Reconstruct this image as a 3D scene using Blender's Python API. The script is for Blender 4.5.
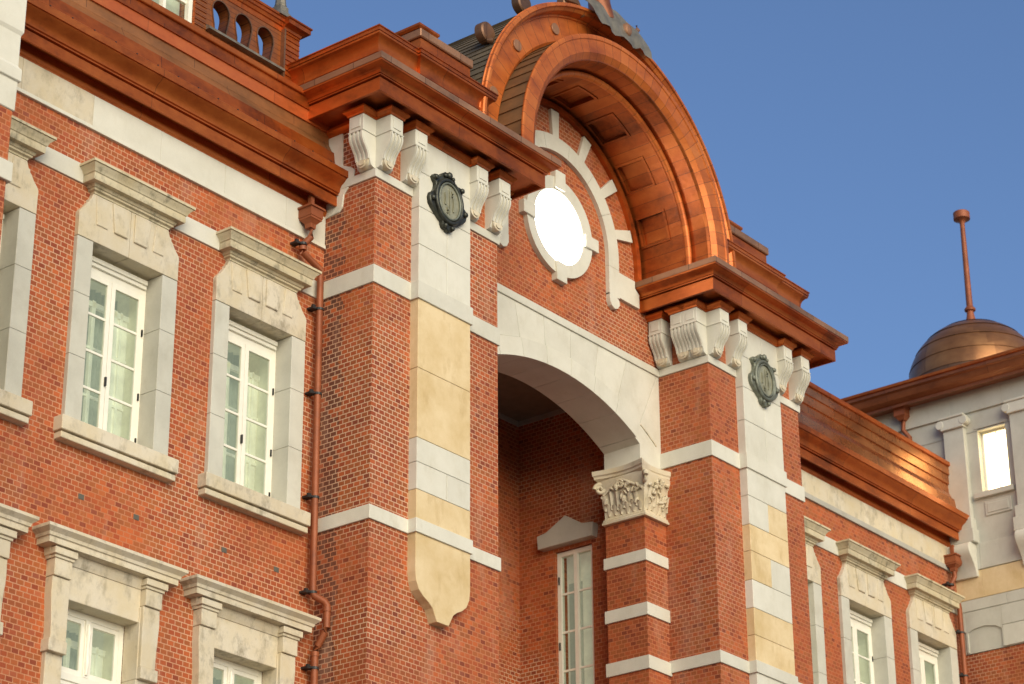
import bpy, bmesh, math, random
from math import sin, cos, tan, pi, radians, atan2, hypot
from mathutils import Vector, Matrix
random.seed(11)
for o in list(bpy.data.objects): bpy.data.objects.remove(o)
scene = bpy.context.scene
COL = scene.collection

# ------------------------------------------------------------------ camera
YAW, PIT, ROL, FPX = 0.9036347, 0.42753232, -0.00695969, 2510.442
f = Vector((sin(YAW)*cos(PIT), cos(YAW)*cos(PIT), sin(PIT)))
r = Vector((cos(YAW), -sin(YAW), 0)); u = r.cross(f)
c_, s_ = cos(ROL), sin(ROL)
rr = r*c_ + u*s_; uu = u*c_ - r*s_
cam_d = bpy.data.cameras.new('camera'); cam = bpy.data.objects.new('camera', cam_d); COL.objects.link(cam)
cam.matrix_world = Matrix(((rr.x, uu.x, -f.x, 0), (rr.y, uu.y, -f.y, 0), (rr.z, uu.z, -f.z, 1.6), (0, 0, 0, 1)))
cam_d.sensor_width = 36; cam_d.lens = FPX/1024*36; cam_d.clip_start = .5; cam_d.clip_end = 5000
scene.camera = cam
cam_d.dof.use_dof = True; cam_d.dof.focus_distance = 36.0; cam_d.dof.aperture_fstop = 1.8

# ------------------------------------------------------------------ light
SUN_EL, SUN_AZ = 20.0, 207.0       # azimuth of the sun, clockwise from +Y
world = bpy.data.worlds.new('World'); scene.world = world; world.use_nodes = True
nt = world.node_tree; bg = nt.nodes['Background']
sky = nt.nodes.new('ShaderNodeTexSky'); sky.sky_type = 'NISHITA'; sky.sun_disc = False
sky.sun_elevation = radians(SUN_EL); sky.sun_rotation = radians(SUN_AZ)
sky.air_density = 1.0; sky.dust_density = 1.2; sky.ozone_density = 4.0; sky.altitude = 30
tint = nt.nodes.new('ShaderNodeMix'); tint.data_type = 'RGBA'; tint.blend_type = 'MULTIPLY'; tint.inputs[0].default_value = 1
tint.inputs[7].default_value = (1.07, 1.04, 1.10, 1)
nt.links.new(sky.outputs[0], tint.inputs[6]); nt.links.new(tint.outputs[2], bg.inputs[0]); bg.inputs[1].default_value = .12
sd = bpy.data.lights.new('sun', 'SUN'); sd.energy = 3.0; sd.angle = radians(60); sd.color = (1, .89, .62)
sun = bpy.data.objects.new('sun', sd); COL.objects.link(sun)
sv = Vector((sin(radians(SUN_AZ))*cos(radians(SUN_EL)), cos(radians(SUN_AZ))*cos(radians(SUN_EL)), sin(radians(SUN_EL))))
sun.rotation_euler = sv.to_track_quat('Z', 'Y').to_euler()
scene.view_settings.view_transform = 'Standard'; scene.view_settings.look = 'None'
scene.view_settings.exposure = .22; scene.view_settings.gamma = 1

# ------------------------------------------------------------------ materials
def new_mat(name):
    m = bpy.data.materials.new(name); m.use_nodes = True
    return m, m.node_tree, m.node_tree.nodes['Principled BSDF']
def N(nt, t, **kw):
    n = nt.nodes.new(t)
    for k, v in kw.items(): setattr(n, k, v)
    return n
def math_(nt, op, a, b=None, c=None):
    n = N(nt, 'ShaderNodeMath', operation=op)
    for i, x in enumerate((a, b, c)):
        if x is None: continue
        if isinstance(x, (int, float)): n.inputs[i].default_value = x
        else: nt.links.new(x, n.inputs[i])
    return n.outputs[0]
def noise(nt, scale, detail=4, rough=.55, vec=None, stretch=None):
    n = N(nt, 'ShaderNodeTexNoise'); n.inputs['Scale'].default_value = scale
    n.inputs['Detail'].default_value = detail; n.inputs['Roughness'].default_value = rough
    if vec is None: vec = N(nt, 'ShaderNodeNewGeometry').outputs['Position']
    if stretch:
        mp = N(nt, 'ShaderNodeMapping'); mp.inputs['Scale'].default_value = stretch
        nt.links.new(vec, mp.inputs[0]); vec = mp.outputs[0]
    nt.links.new(vec, n.inputs['Vector']); return n.outputs['Fac']
def ramp(nt, fac, stops):
    n = N(nt, 'ShaderNodeValToRGB'); cr = n.color_ramp
    while len(cr.elements) < len(stops): cr.elements.new(.5)
    for e, (p, c) in zip(cr.elements, stops): e.position = p; e.color = (*c, 1) if len(c) == 3 else c
    nt.links.new(fac, n.inputs[0]); return n.outputs[0]
def mix(nt, fac, a, b, mode='MIX'):
    n = N(nt, 'ShaderNodeMix', data_type='RGBA', blend_type=mode)
    for i, x in ((0, fac), (6, a), (7, b)):
        if isinstance(x, (int, float)): n.inputs[i].default_value = x
        elif isinstance(x, tuple): n.inputs[i].default_value = (*x, 1)
        else: nt.links.new(x, n.inputs[i])
    return n.outputs[2]
def bump(nt, h, bsdf, strength=.4, dist=.01):
    b = N(nt, 'ShaderNodeBump'); b.inputs['Strength'].default_value = strength; b.inputs['Distance'].default_value = dist
    nt.links.new(h, b.inputs['Height']); nt.links.new(b.outputs[0], bsdf.inputs['Normal'])
def wall_uv(nt):
    g = N(nt, 'ShaderNodeNewGeometry')
    sp = N(nt, 'ShaderNodeSeparateXYZ'); nt.links.new(g.outputs['Position'], sp.inputs[0])
    sn = N(nt, 'ShaderNodeSeparateXYZ'); nt.links.new(g.outputs['True Normal'], sn.inputs[0])
    side = math_(nt, 'GREATER_THAN', math_(nt, 'ABSOLUTE', sn.outputs[0]), .7)
    uu = math_(nt, 'ADD', math_(nt, 'MULTIPLY', sp.outputs[1], side), math_(nt, 'MULTIPLY', sp.outputs[0], math_(nt, 'SUBTRACT', 1.0, side)))
    cb = N(nt, 'ShaderNodeCombineXYZ'); nt.links.new(uu, cb.inputs[0]); nt.links.new(sp.outputs[2], cb.inputs[1])
    return cb.outputs[0], g.outputs['Position']

def mat_brick(name, a, b, dark, mortar1, mortar2, lo=.40, hi=.62, flank=False):
    m, nt, bs = new_mat(name)
    uv, pos = wall_uv(nt)
    br = N(nt, 'ShaderNodeTexBrick'); br.offset = .5
    nt.links.new(uv, br.inputs['Vector'])
    for k, v in (('Scale', 1), ('Mortar Size', .0078), ('Mortar Smooth', .25), ('Bias', 0), ('Brick Width', .118), ('Row Height', .0735)):
        br.inputs[k].default_value = v
    br.inputs['Color1'].default_value = (0, 0, 0, 1); br.inputs['Color2'].default_value = (1, 1, 1, 1)
    br.inputs['Mortar'].default_value = (.5, .5, .5, 1)
    rnd = N(nt, 'ShaderNodeRGBToBW'); nt.links.new(br.outputs['Color'], rnd.inputs[0])
    n1 = noise(nt, .55, 5, .6)
    n2 = noise(nt, 60, 3, .6)
    base = ramp(nt, rnd.outputs[0], [(0, dark), (.16, a), (.62, b), (1, tuple(min(1, x*1.25) for x in b))])
    hv = math_(nt, 'FRACT', math_(nt, 'MULTIPLY', rnd.outputs[0], 7.13))
    base = mix(nt, ramp(nt, hv, [(.62, (0, 0, 0)), (.72, (.55, .55, .55))]), base, (.34, .115, .028))
    base = mix(nt, ramp(nt, hv, [(.0, (.45, .45, .45)), (.14, (0, 0, 0))]), base, (.47, .155, .08))
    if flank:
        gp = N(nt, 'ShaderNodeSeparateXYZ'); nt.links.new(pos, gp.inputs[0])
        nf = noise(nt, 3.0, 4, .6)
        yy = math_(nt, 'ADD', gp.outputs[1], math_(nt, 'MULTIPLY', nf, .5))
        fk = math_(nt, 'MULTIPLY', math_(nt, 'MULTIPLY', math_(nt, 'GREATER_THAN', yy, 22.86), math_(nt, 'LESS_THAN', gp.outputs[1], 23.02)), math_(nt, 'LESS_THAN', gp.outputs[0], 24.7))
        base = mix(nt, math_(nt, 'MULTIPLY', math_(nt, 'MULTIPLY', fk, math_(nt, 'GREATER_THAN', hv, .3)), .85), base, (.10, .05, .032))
    base = mix(nt, ramp(nt, n1, [(.35, (0, 0, 0)), (.7, (1, 1, 1))]), base, mix(nt, .55, base, dark))
    base = mix(nt, .35, base, ramp(nt, n2, [(.2, (.45, .45, .45)), (.8, (1.0, 1.0, 1.0))]), 'MULTIPLY')
    n3 = noise(nt, .38, 3, .6)
    mort = mix(nt, ramp(nt, n3, [(lo, (0, 0, 0)), (hi, (1, 1, 1))]), mortar1, mortar2)
    col = mix(nt, br.outputs['Fac'], base, mort)
    # light lime streaking and grime with shapes of their own
    st = noise(nt, 1.0, 6, .65, stretch=(1.6, 1.6, .35))
    col = mix(nt, math_(nt, 'MULTIPLY', ramp(nt, st, [(.56, (0, 0, 0)), (.72, (1, 1, 1))]), .34), col, (.52, .32, .22))
    nt.links.new(col, bs.inputs['Base Color']); bs.inputs['Roughness'].default_value = .75
    h = math_(nt, 'SUBTRACT', math_(nt, 'ADD', math_(nt, 'MULTIPLY', n2, .25), math_(nt, 'MULTIPLY', rnd.outputs[0], .25)), br.outputs['Fac'])
    bump(nt, h, bs, .5, .006)
    return m
BRICK = mat_brick('red brick', (.38, .070, .016), (.47, .104, .022), (.24, .045, .014), (.47, .17, .070), (.57, .34, .21), .40, .66)
BRICK2 = mat_brick('weathered brick', (.36, .067, .016), (.46, .100, .021), (.20, .040, .014), (.45, .16, .066), (.58, .37, .24), .42, .62, True)

BRICK3 = mat_brick('close jointed brick', (.35, .070, .018), (.43, .098, .024), (.20, .042, .015), (.43, .135, .052), (.50, .23, .13), .45, .70)

def mat_stone(name, c1, c2, c3, spots=.25, rough=.8, sc=1.3, dirt=0.0):
    m, nt, bs = new_mat(name)
    n1 = noise(nt, sc, 6, .62); n2 = noise(nt, 90, 3, .7); n3 = noise(nt, sc*2.3, 5, .65, stretch=(1, 1, .5))
    oi = N(nt, 'ShaderNodeObjectInfo')
    col = ramp(nt, n1, [(.3, c1), (.62, c2)])
    col = mix(nt, math_(nt, 'MULTIPLY', ramp(nt, n3, [(.56, (0, 0, 0)), (.70, (1, 1, 1))]), spots), col, c3)
    if dirt:
        n4 = noise(nt, 4.5, 8, .72, stretch=(1, 1, .6)); n5 = noise(nt, 1.1, 4, .6)
        dm = math_(nt, 'MULTIPLY', ramp(nt, n4, [(.50, (0, 0, 0)), (.66, (1, 1, 1))]), ramp(nt, n5, [(.42, (0, 0, 0)), (.62, (1, 1, 1))]))
        col = mix(nt, math_(nt, 'MULTIPLY', dm, dirt), col, c3)
    col = mix(nt, .22, col, ramp(nt, n2, [(.25, (.55, .55, .55)), (.75, (1, 1, 1))]), 'MULTIPLY')
    v = math_(nt, 'ADD', math_(nt, 'MULTIPLY', oi.outputs['Random'], .10), .93)
    hs = N(nt, 'ShaderNodeHueSaturation'); nt.links.new(v, hs.inputs['Value']); nt.links.new(col, hs.inputs['Color'])
    nt.links.new(hs.outputs[0], bs.inputs['Base Color']); bs.inputs['Roughness'].default_value = rough
    bump(nt, math_(nt, 'ADD', n2, math_(nt, 'MULTIPLY', n3, 1.5)), bs, .25, .006)
    return m
WHITE = mat_stone('pale granite', (.60, .575, .48), (.69, .665, .57), (.46, .41, .29), .22, dirt=.25)
GREY = mat_stone('grey granite', (.50, .485, .41), (.60, .585, .50), (.40, .36, .27), .22, dirt=.3)
YELLOW = mat_stone('yellow sandstone', (.62, .45, .22), (.76, .60, .36), (.50, .34, .15), .5, sc=1.5, dirt=.35)
AGED = mat_stone('weathered stone', (.62, .52, .34), (.66, .59, .46), (.24, .20, .13), .5, sc=2.2, dirt=.8)
AGEDHOOD = mat_stone('stained stone', (.56, .47, .29), (.60, .53, .37), (.17, .15, .10), .7, sc=2.8, dirt=.95)
OLD = mat_stone('grey weathered stone', (.40, .38, .33), (.47, .45, .39), (.30, .25, .15), .4)

def mat_copper(name, arc=False, c_dark=(.14, .030, .008), c_mid=(.43, .095, .015), c_hi=(.62, .170, .032), period=.78, metal=.62, rough=.38, line=.012, rows=0.0, laps=0, bmp=.4, grain=14):
    m, nt, bs = new_mat(name)
    g = N(nt, 'ShaderNodeNewGeometry')
    sp = N(nt, 'ShaderNodeSeparateXYZ'); nt.links.new(g.outputs['Position'], sp.inputs[0])
    sn = N(nt, 'ShaderNodeSeparateXYZ'); nt.links.new(g.outputs['True Normal'], sn.inputs[0])
    if arc:
        uu = math_(nt, 'ARCTAN2', math_(nt, 'SUBTRACT', sp.outputs[2], 21.15), math_(nt, 'SUBTRACT', sp.outputs[0], 30.5))
    else:
        side = math_(nt, 'GREATER_THAN', math_(nt, 'ABSOLUTE', sn.outputs[0]), .7)
        uu = math_(nt, 'ADD', math_(nt, 'MULTIPLY', sp.outputs[1], side), math_(nt, 'MULTIPLY', sp.outputs[0], math_(nt, 'SUBTRACT', 1.0, side)))
        row = math_(nt, 'FLOOR', math_(nt, 'MULTIPLY', math_(nt, 'SUBTRACT', sp.outputs[2], 19.83), 4.9))
        uu = math_(nt, 'ADD', uu, math_(nt, 'MULTIPLY', row, rows))
    q = math_(nt, 'DIVIDE', uu, period)
    fr = math_(nt, 'FRACT', math_(nt, 'ADD', q, 100.0))
    ln = math_(nt, 'LESS_THAN', fr, line/period if not arc else line)
    wn = N(nt, 'ShaderNodeTexWhiteNoise', noise_dimensions='1D')
    nt.links.new(math_(nt, 'FLOOR', math_(nt, 'ADD', q, 100.0)), wn.inputs['W'])
    n1 = noise(nt, 1.1, 6, .65, stretch=(1, 1, 2.2)); n2 = noise(nt, grain, 4, .6)
    fac = math_(nt, 'ADD', math_(nt, 'MULTIPLY', n1, .75), math_(nt, 'ADD', math_(nt, 'MULTIPLY', wn.outputs['Value'], .16), math_(nt, 'MULTIPLY', n2, .16)))
    col = ramp(nt, fac, [(.32, c_dark), (.52, c_mid), (.78, c_hi)])
    col = mix(nt, math_(nt, 'MULTIPLY', ln, .75), col, (.05, .02, .012))
    if laps:
        lp_ = math_(nt, 'LESS_THAN', math_(nt, 'FRACT', math_(nt, 'DIVIDE', sp.outputs[2], laps)), .10)
        col = mix(nt, math_(nt, 'MULTIPLY', lp_, .7), col, (.05, .02, .012))
    nt.links.new(col, bs.inputs['Base Color']); bs.inputs['Metallic'].default_value = metal
    nt.links.new(math_(nt, 'ADD', math_(nt, 'MULTIPLY', n2, .25), rough-.12), bs.inputs['Roughness'])
    bump(nt, math_(nt, 'ADD', math_(nt, 'MULTIPLY', n2, bmp*.4), math_(nt, 'MULTIPLY', noise(nt, 3.5, 2, .5), 1.0)), bs, .35, .012)
    return m
COPPER = mat_copper('copper sheet', period=2.6, line=.008)
COPRED = mat_copper('reddened copper', c_dark=(.24, .06, .018), c_mid=(.50, .115, .028), c_hi=(.58, .16, .04), period=2.6, line=.006, metal=.35)
COPBOARD = mat_copper('copper boards', period=2.1, rows=.67, line=.012)
COPLAP = mat_copper('lapped copper', period=2.3, line=.01, laps=.092, c_dark=(.20, .065, .025), c_mid=(.38, .12, .035), c_hi=(.5, .17, .05))
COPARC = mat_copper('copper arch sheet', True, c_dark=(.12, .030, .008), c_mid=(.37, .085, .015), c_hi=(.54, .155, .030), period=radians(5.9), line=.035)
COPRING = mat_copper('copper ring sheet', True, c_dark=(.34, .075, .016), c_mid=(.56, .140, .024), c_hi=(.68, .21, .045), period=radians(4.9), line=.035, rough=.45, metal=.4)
HOODC = mat_copper('olive brown arch cladding', True, c_dark=(.10, .06, .03), c_mid=(.19, .105, .045), c_hi=(.28, .15, .06), period=radians(90), rough=.6, metal=.2, line=0)
COPWARM = mat_copper('red brown copper', c_dark=(.15, .045, .02), c_mid=(.27, .085, .03), c_hi=(.40, .14, .05), period=2.4, line=.01, metal=.4)
COPDULL = mat_copper('browned copper', c_dark=(.16, .085, .05), c_mid=(.30, .15, .08), c_hi=(.42, .21, .11), rough=.5, metal=.4)
COPDULL2 = mat_copper('olive brown copper', c_dark=(.20, .085, .03), c_mid=(.34, .135, .045), c_hi=(.46, .18, .06), period=2.1, rows=.67, rough=.48, metal=.45)
COPGLOSS = mat_copper('bright copper', c_dark=(.26, .09, .035), c_mid=(.52, .19, .06), c_hi=(.70, .30, .12), rough=.28, metal=.85, period=1.4, rows=.47, bmp=.3, grain=2.6)
COPDARK = mat_copper('dark copper', c_dark=(.09, .05, .03), c_mid=(.17, .085, .045), c_hi=(.27, .13, .06), rough=.45, metal=.5)
SHING = mat_copper('dark copper shingle', True, c_dark=(.07, .052, .032), c_mid=(.13, .095, .055), c_hi=(.20, .13, .07), period=radians(90), rough=.9, metal=.0, line=0)
PIPE = mat_copper('copper pipe', c_dark=(.18, .05, .02), c_mid=(.28, .078, .027), c_hi=(.34, .10, .038), period=50, rough=.55, metal=.2, bmp=.1)

def mat_plain(name, col, rough=.5, metal=0, vary=.12, sc=6):
    m, nt, bs = new_mat(name)
    n = noise(nt, sc, 4, .6)
    nt.links.new(ramp(nt, n, [(.3, tuple(x*(1-vary) for x in col)), (.7, tuple(min(1, x*(1+vary)) for x in col))]), bs.inputs['Base Color'])
    bs.inputs['Roughness'].default_value = rough; bs.inputs['Metallic'].default_value = metal
    return m
PAINT = mat_plain('cream painted timber', (.82, .79, .68), .4, vary=.04)
def glowing(m, col, s):
    b = m.node_tree.nodes['Principled BSDF']; b.inputs['Emission Color'].default_value = (*col, 1); b.inputs['Emission Strength'].default_value = s
    return m
ROOM = glowing(mat_plain('self glowing room plaster', (.62, .60, .48), .8), (.62, .60, .44), .30)  # plaster emits by itself, added glow to brighten the rooms without a lamp
CURT = glowing(mat_plain('self glowing curtain', (.42, .43, .36), .9), (.42, .44, .34), .30)  # glow put into the curtain in place of light from the room
INFR = glowing(mat_plain('self glowing inner frame', (.8, .78, .66), .5), (.8, .76, .58), .22)  # emission added to the frame so it looks lit from inside
IRON = mat_plain('black iron', (.02, .02, .02), .5)
VENT = mat_plain('grey vent block', (.10, .09, .07), .8)
BRONZE = mat_plain('green bronze', (.052, .054, .043), .42, .6, .5, 9)
BRONZE2 = mat_plain('pale verdigris bronze', (.17, .18, .14), .5, .4, .4, 9)
BRFACE = mat_plain('olive bronze', (.30, .29, .20), .5, .3, .25, 7)
LEAD = mat_plain('grey patinated metal', (.20, .18, .14), .5, .4, .3, 5)
ASPH = mat_plain('paving', (.17, .165, .15), .8, vary=.15, sc=.8)
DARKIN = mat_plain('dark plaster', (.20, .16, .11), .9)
def mat_glass():
    m, nt, bs = new_mat('window glass')
    out = nt.nodes['Material Output']
    tr = N(nt, 'ShaderNodeBsdfTransparent'); tr.inputs[0].default_value = (.86, .9, .88, 1)
    gl = N(nt, 'ShaderNodeBsdfGlossy'); gl.inputs['Roughness'].default_value = .03
    fz = N(nt, 'ShaderNodeFresnel'); fz.inputs['IOR'].default_value = 1.6
    nzz = noise(nt, 1.5, 2, .5)
    b = N(nt, 'ShaderNodeBump'); b.inputs['Strength'].default_value = .06; b.inputs['Distance'].default_value = .03
    nt.links.new(nzz, b.inputs['Height']); nt.links.new(b.outputs[0], gl.inputs['Normal'])
    mx = N(nt, 'ShaderNodeMixShader'); nt.links.new(math_(nt, 'MULTIPLY', fz.outputs[0], math_(nt, 'SUBTRACT', 1.0, N(nt, 'ShaderNodeNewGeometry').outputs['Backfacing'])), mx.inputs[0])
    nt.links.new(tr.outputs[0], mx.inputs[1]); nt.links.new(gl.outputs[0], mx.inputs[2]); nt.links.new(mx.outputs[0], out.inputs[0])
    return m
GLASS = mat_glass()
def mat_emit(name, col, s):
    m, nt, bs = new_mat(name)
    bs.inputs['Base Color'].default_value = (*col, 1)
    bs.inputs['Emission Color'].default_value = (*col, 1); bs.inputs['Emission Strength'].default_value = s
    return m
CLOCK = mat_emit('lit opal disc', (1, .98, .95), 6)
LITWIN = mat_emit('lit blind', (1, .84, .50), 4.5)

# ------------------------------------------------------------------ mesh helpers
class MB:
    def __init__(s): s.v = []; s.f = []
    def add(s, vs, fs):
        b = len(s.v); s.v += [tuple(p) for p in vs]; s.f += [tuple(b+i for i in q) for q in fs]; return s
    def box(s, x0, x1, y0, y1, z0, z1):
        return s.add([(x, y, z) for x in (x0, x1) for y in (y0, y1) for z in (z0, z1)],
            [(0, 1, 3, 2), (4, 6, 7, 5), (0, 4, 5, 1), (2, 3, 7, 6), (0, 2, 6, 4), (1, 5, 7, 3)])
    def prism(s, poly, a, b, axis='y'):          # polygon of (p,q), extruded along axis
        if axis == 'y': fn = lambda p, q, t: (p, t, q)
        elif axis == 'x': fn = lambda p, q, t: (t, p, q)
        else: fn = lambda p, q, t: (p, q, t)
        n = len(poly)
        return s.add([fn(p, q, a) for p, q in poly]+[fn(p, q, b) for p, q in poly],
            [tuple(range(n)), tuple(range(2*n-1, n-1, -1))]+[(i, (i+1) % n, n+(i+1) % n, n+i) for i in range(n)])
    def loft(s, rings, closed=False, caps=True):  # rings of equal length, closed cross-section
        n = len(rings[0]); k = len(rings); vs = [p for q in rings for p in q]; fs = []
        for i in range(k if closed else k-1):
            j = (i+1) % k
            for a in range(n):
                b = (a+1) % n; fs.append((i*n+a, i*n+b, j*n+b, j*n+a))
        if caps and not closed: fs += [tuple(range(n-1, -1, -1)), tuple((k-1)*n+a for a in range(n))]
        return s.add(vs, fs)
    def sweep(s, path, prof):                    # path of (x,y), profile of (out,z); outward is to the right of travel
        ns = []
        for a, b in zip(path[:-1], path[1:]):
            d = (b[0]-a[0], b[1]-a[1]); L = hypot(*d); ns.append((d[1]/L, -d[0]/L))
        rings = []
        for i, p in enumerate(path):
            n1 = ns[max(0, i-1)]; n2 = ns[min(len(ns)-1, i)]
            k = 1+n1[0]*n2[0]+n1[1]*n2[1]; m = ((n1[0]+n2[0])/k, (n1[1]+n2[1])/k)
            rings.append([(p[0]+m[0]*o, p[1]+m[1]*o, z) for o, z in prof])
        return s.loft(rings)
    def tube(s, pts, r, n=12):
        pts = [Vector(p) for p in pts]; rings = []
        for i, p in enumerate(pts):
            t = (pts[min(i+1, len(pts)-1)]-pts[max(i-1, 0)]).normalized()
            a = t.orthogonal() if abs(t.z) > .99 else t.cross(Vector((0, 0, 1)))
            a.normalize(); b = t.cross(a)
            rad = r[i] if isinstance(r, (list, tuple)) else r
            rings.append([p+a*rad*cos(2*pi*k/n)+b*rad*sin(2*pi*k/n) for k in range(n)])
        return s.loft(rings)
    def lathe(s, prof, cx, cy, n=48):            # prof of (r,z), closed by caps at ends
        rings = [[(cx+r*cos(2*pi*k/n), cy+r*sin(2*pi*k/n), z) for k in range(n)] for r, z in prof]
        return s.loft(rings)
    def build(s, name, mat, parent=None, smooth=None, bevel=0, seg=1):
        me = bpy.data.meshes.new(name); me.from_pydata(s.v, [], s.f)
        bm = bmesh.new(); bm.from_mesh(me); bmesh.ops.recalc_face_normals(bm, faces=bm.faces); bm.to_mesh(me); bm.free()
        me.materials.append(mat)
        if smooth:
            for p in me.polygons: p.use_smooth = True
            me.set_sharp_from_angle(angle=radians(smooth))
        o = bpy.data.objects.new(name, me); COL.objects.link(o)
        if parent: o.parent = parent
        if bevel:
            md = o.modifiers.new('bevel', 'BEVEL'); md.width = bevel; md.segments = seg; md.limit_method = 'ANGLE'; md.angle_limit = radians(40)
        return o
def empty(name, loc=(0, 0, 0), parent=None):
    o = bpy.data.objects.new(name, None); COL.objects.link(o); o.location = loc; o.empty_display_size = .3
    if parent: o.parent = parent
    return o
def copy_part(o, parent, loc, rz=0):
    c = o.copy(); COL.objects.link(c); c.parent = parent; c.location = loc; c.rotation_euler.z = rz
    for ch in list(o.children):
        d = ch.copy(); COL.objects.link(d); d.parent = c
    return c
def origin(o, p):                                # move the origin of a mesh object to p, geometry stays
    o.data.transform(Matrix.Translation(-Vector(p))); o.location = p; return o
def grid_wall(mb, x0, x1, z0, z1, y0, y1, holes, axis='y'):
    xs = sorted({x0, x1, *[h[0] for h in holes], *[h[1] for h in holes]}); xs = [x for x in xs if x0 <= x <= x1]
    for a, b in zip(xs[:-1], xs[1:]):
        cut = sorted((h[2], h[3]) for h in holes if h[0] < (a+b)/2 < h[1])
        z = z0
        for c, d in cut+[(z1, z1)]:
            if c > z+1e-6:
                if axis == 'y': mb.box(a, b, y0, y1, z, c)
                else: mb.box(y0, y1, a, b, z, c)
            z = d
    return mb

CX, ZC = 30.5, 21.15
def AP(a, rad):                                  # point on the arch; below 0 / above 180 degrees it runs straight down
    if a < 0: return (CX+rad, ZC+radians(a)*2.6)
    if a > 180: return (CX-rad, ZC-radians(a-180)*2.6)
    return (CX+rad*cos(radians(a)), ZC+rad*sin(radians(a)))
def arc_sweep(mb, prof, a0=-5.2, a1=185.2, step=2.5):  # prof closed list of (r, y)
    n = max(2, int(round((a1-a0)/step))); rings = []
    for i in range(n+1):
        a = a0+(a1-a0)*i/n
        rings.append([(AP(a, rd)[0], y, AP(a, rd)[1]) for rd, y in prof])
    return mb.loft(rings)
def cbox(mb, a0, a1, y0, y1, r0, r1): return arc_sweep(mb, [(r0, y0), (r1, y0), (r1, y1), (r0, y1)], a0, a1, 3)

# ------------------------------------------------------------------ ground
g = MB().box(-1500, 1500, -1500, 1500, -.5, 0).build('ground', ASPH); g['kind'] = 'structure'

# ================================================================== brick building
B = empty('brick_building', (30.5, 22, 0))
B['label'] = 'long red brick building with pale stone bands, copper eaves and a big copper arched hood'
B['category'] = 'building'
B_OFF = Vector((30.5, 22, 0))
class Sub:                                       # build directly in world coordinates under the building
    pass
def part(mb, name, mat, parent=None, smooth=None, bevel=0, label=None, seg=1):
    o = mb.build(name, mat, None, smooth, bevel, seg)
    if parent is None:
        o.parent = B; o.matrix_parent_inverse = Matrix.Translation(-B_OFF)
    else:
        o.parent = parent; o.matrix_parent_inverse = parent_world(parent).inverted()
    if label: o['label'] = label
    return o
def parent_world(o):
    m = Matrix.Identity(4)
    while o:
        loc = Matrix.LocRotScale(o.location, o.rotation_euler, o.scale)
        m = (o.matrix_parent_inverse @ loc if o.parent else loc) @ m
        o = o.parent
    return m

W = 23.0                                         # face of the wings
UP = [12.99, 15.57, 18.15, 20.73, 23.33]         # upper window axes, left wing
UPR = [37.42, 39.97, 42.52]
LOW = [12.93, 15.51, 18.09, 20.68, 23.26]
LOWR = [37.42, 39.97, 42.52]
upholes = lambda L: [(x-.66, x+.66, 14.0, 16.9) for x in L]
lowholes = lambda L: [(x-.64, x+.64, 9.2, 11.85) for x in L]
mb = grid_wall(MB(), 11, 24.69, 0, 20.9, W, W+.45, upholes(UP)+lowholes(LOW)); part(mb, 'wall', BRICK)
mb = grid_wall(MB(), 36.31, 43.9, 0, 20.9, W, W+.45, upholes(UPR)+lowholes(LOWR)); part(mb, 'wall', BRICK3)
# piers that flank the arch
lp = part(MB().box(24.67, 27.57, 22.0, 24.4, 0, 21.0), 'pier', BRICK2)
rp = part(MB().box(33.43, 36.33, 22.0, 24.4, 0, 21.0), 'pier', BRICK3)
fp = part(MB().box(11.5, 17.13, 21.2, 23.2, 0, 17.0), 'pier', BRICK)
# stone strips and bands on the piers
def strip_blocks(x0, x1, rows, parent):
    for xa, xb, z0, z1, m in rows:
        part(MB().box(xa+.003, xb-.003, 21.845, 22.1, z0+.003, z1-.003), 'stone_block', m, parent, bevel=.006)
xL0, xL1 = 25.5, 26.72
wl = [(18.52, 18.0, 0), (19.13, 18.52, 1), (19.72, 19.13, 0), (20.32, 19.72, 1)]
rows = []
def whites(x0, x1, lv):
    out = []
    for z1, z0, sp in lv:
        if sp: out += [(x0, (x0+x1)/2+.05, z0, z1, WHITE), ((x0+x1)/2+.05, x1, z0, z1, WHITE)]
        else: out.append((x0, x1, z0, z1, WHITE))
    return out
lv = [(20.32, 19.75, 1), (19.75, 19.15, 0), (19.15, 18.52, 1), (18.52, 17.9, 1)]
rowsL = whites(xL0, xL1, lv)+[(xL0, xL1, 16.5, 17.62, YELLOW), (xL0, xL1, 15.40, 16.5, YELLOW), (xL0, xL1, 15.02, 15.40, WHITE),
    (xL0, xL0+.68, 14.6, 15.02, WHITE), (xL0+.68, xL1, 14.6, 15.02, WHITE), (xL0, xL1, 14.14, 14.6, YELLOW)]
strip_blocks(xL0, xL1, rowsL, lp)
xR0, xR1 = 34.28, 35.5
rowsR = whites(xR0, xR1, lv)+[(xR0, xR1, 17.11, 17.62, WHITE), (xR0, xR0+.62, 16.58, 17.11, WHITE), (xR0+.62, xR1, 16.58, 17.11, YELLOW), (xR0, xR1, 16.1, 16.58, YELLOW),
    (xR0, xR0+.62, 15.58, 16.1, YELLOW), (xR0+.62, xR1, 15.58, 16.1, WHITE), (xR0, xR1, 15.08, 15.58, WHITE), (xR0, xR1, 14.6, 15.08, YELLOW), (xR0, xR1, 14.14, 14.6, YELLOW),
    (xR0, xR1, 13.3, 13.95, WHITE), (xR0, xR1, 12.6, 13.3, WHITE)]
strip_blocks(xR0, xR1, rowsR, rp)
c = (xL0+xL1)/2
half = [(.61, 13.94), (.61, 13.36), (.59, 13.22), (.53, 13.10), (.43, 13.02), (.31, 12.96), (.23, 12.90), (.18, 12.81), (.13, 12.72)]
poly = [(c+a, z) for a, z in half]+[(c-a, z) for a, z in reversed(half)]
part(MB().prism(poly, 21.845, 22.1), 'stone_shield', YELLOW, lp, bevel=.006)
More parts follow.
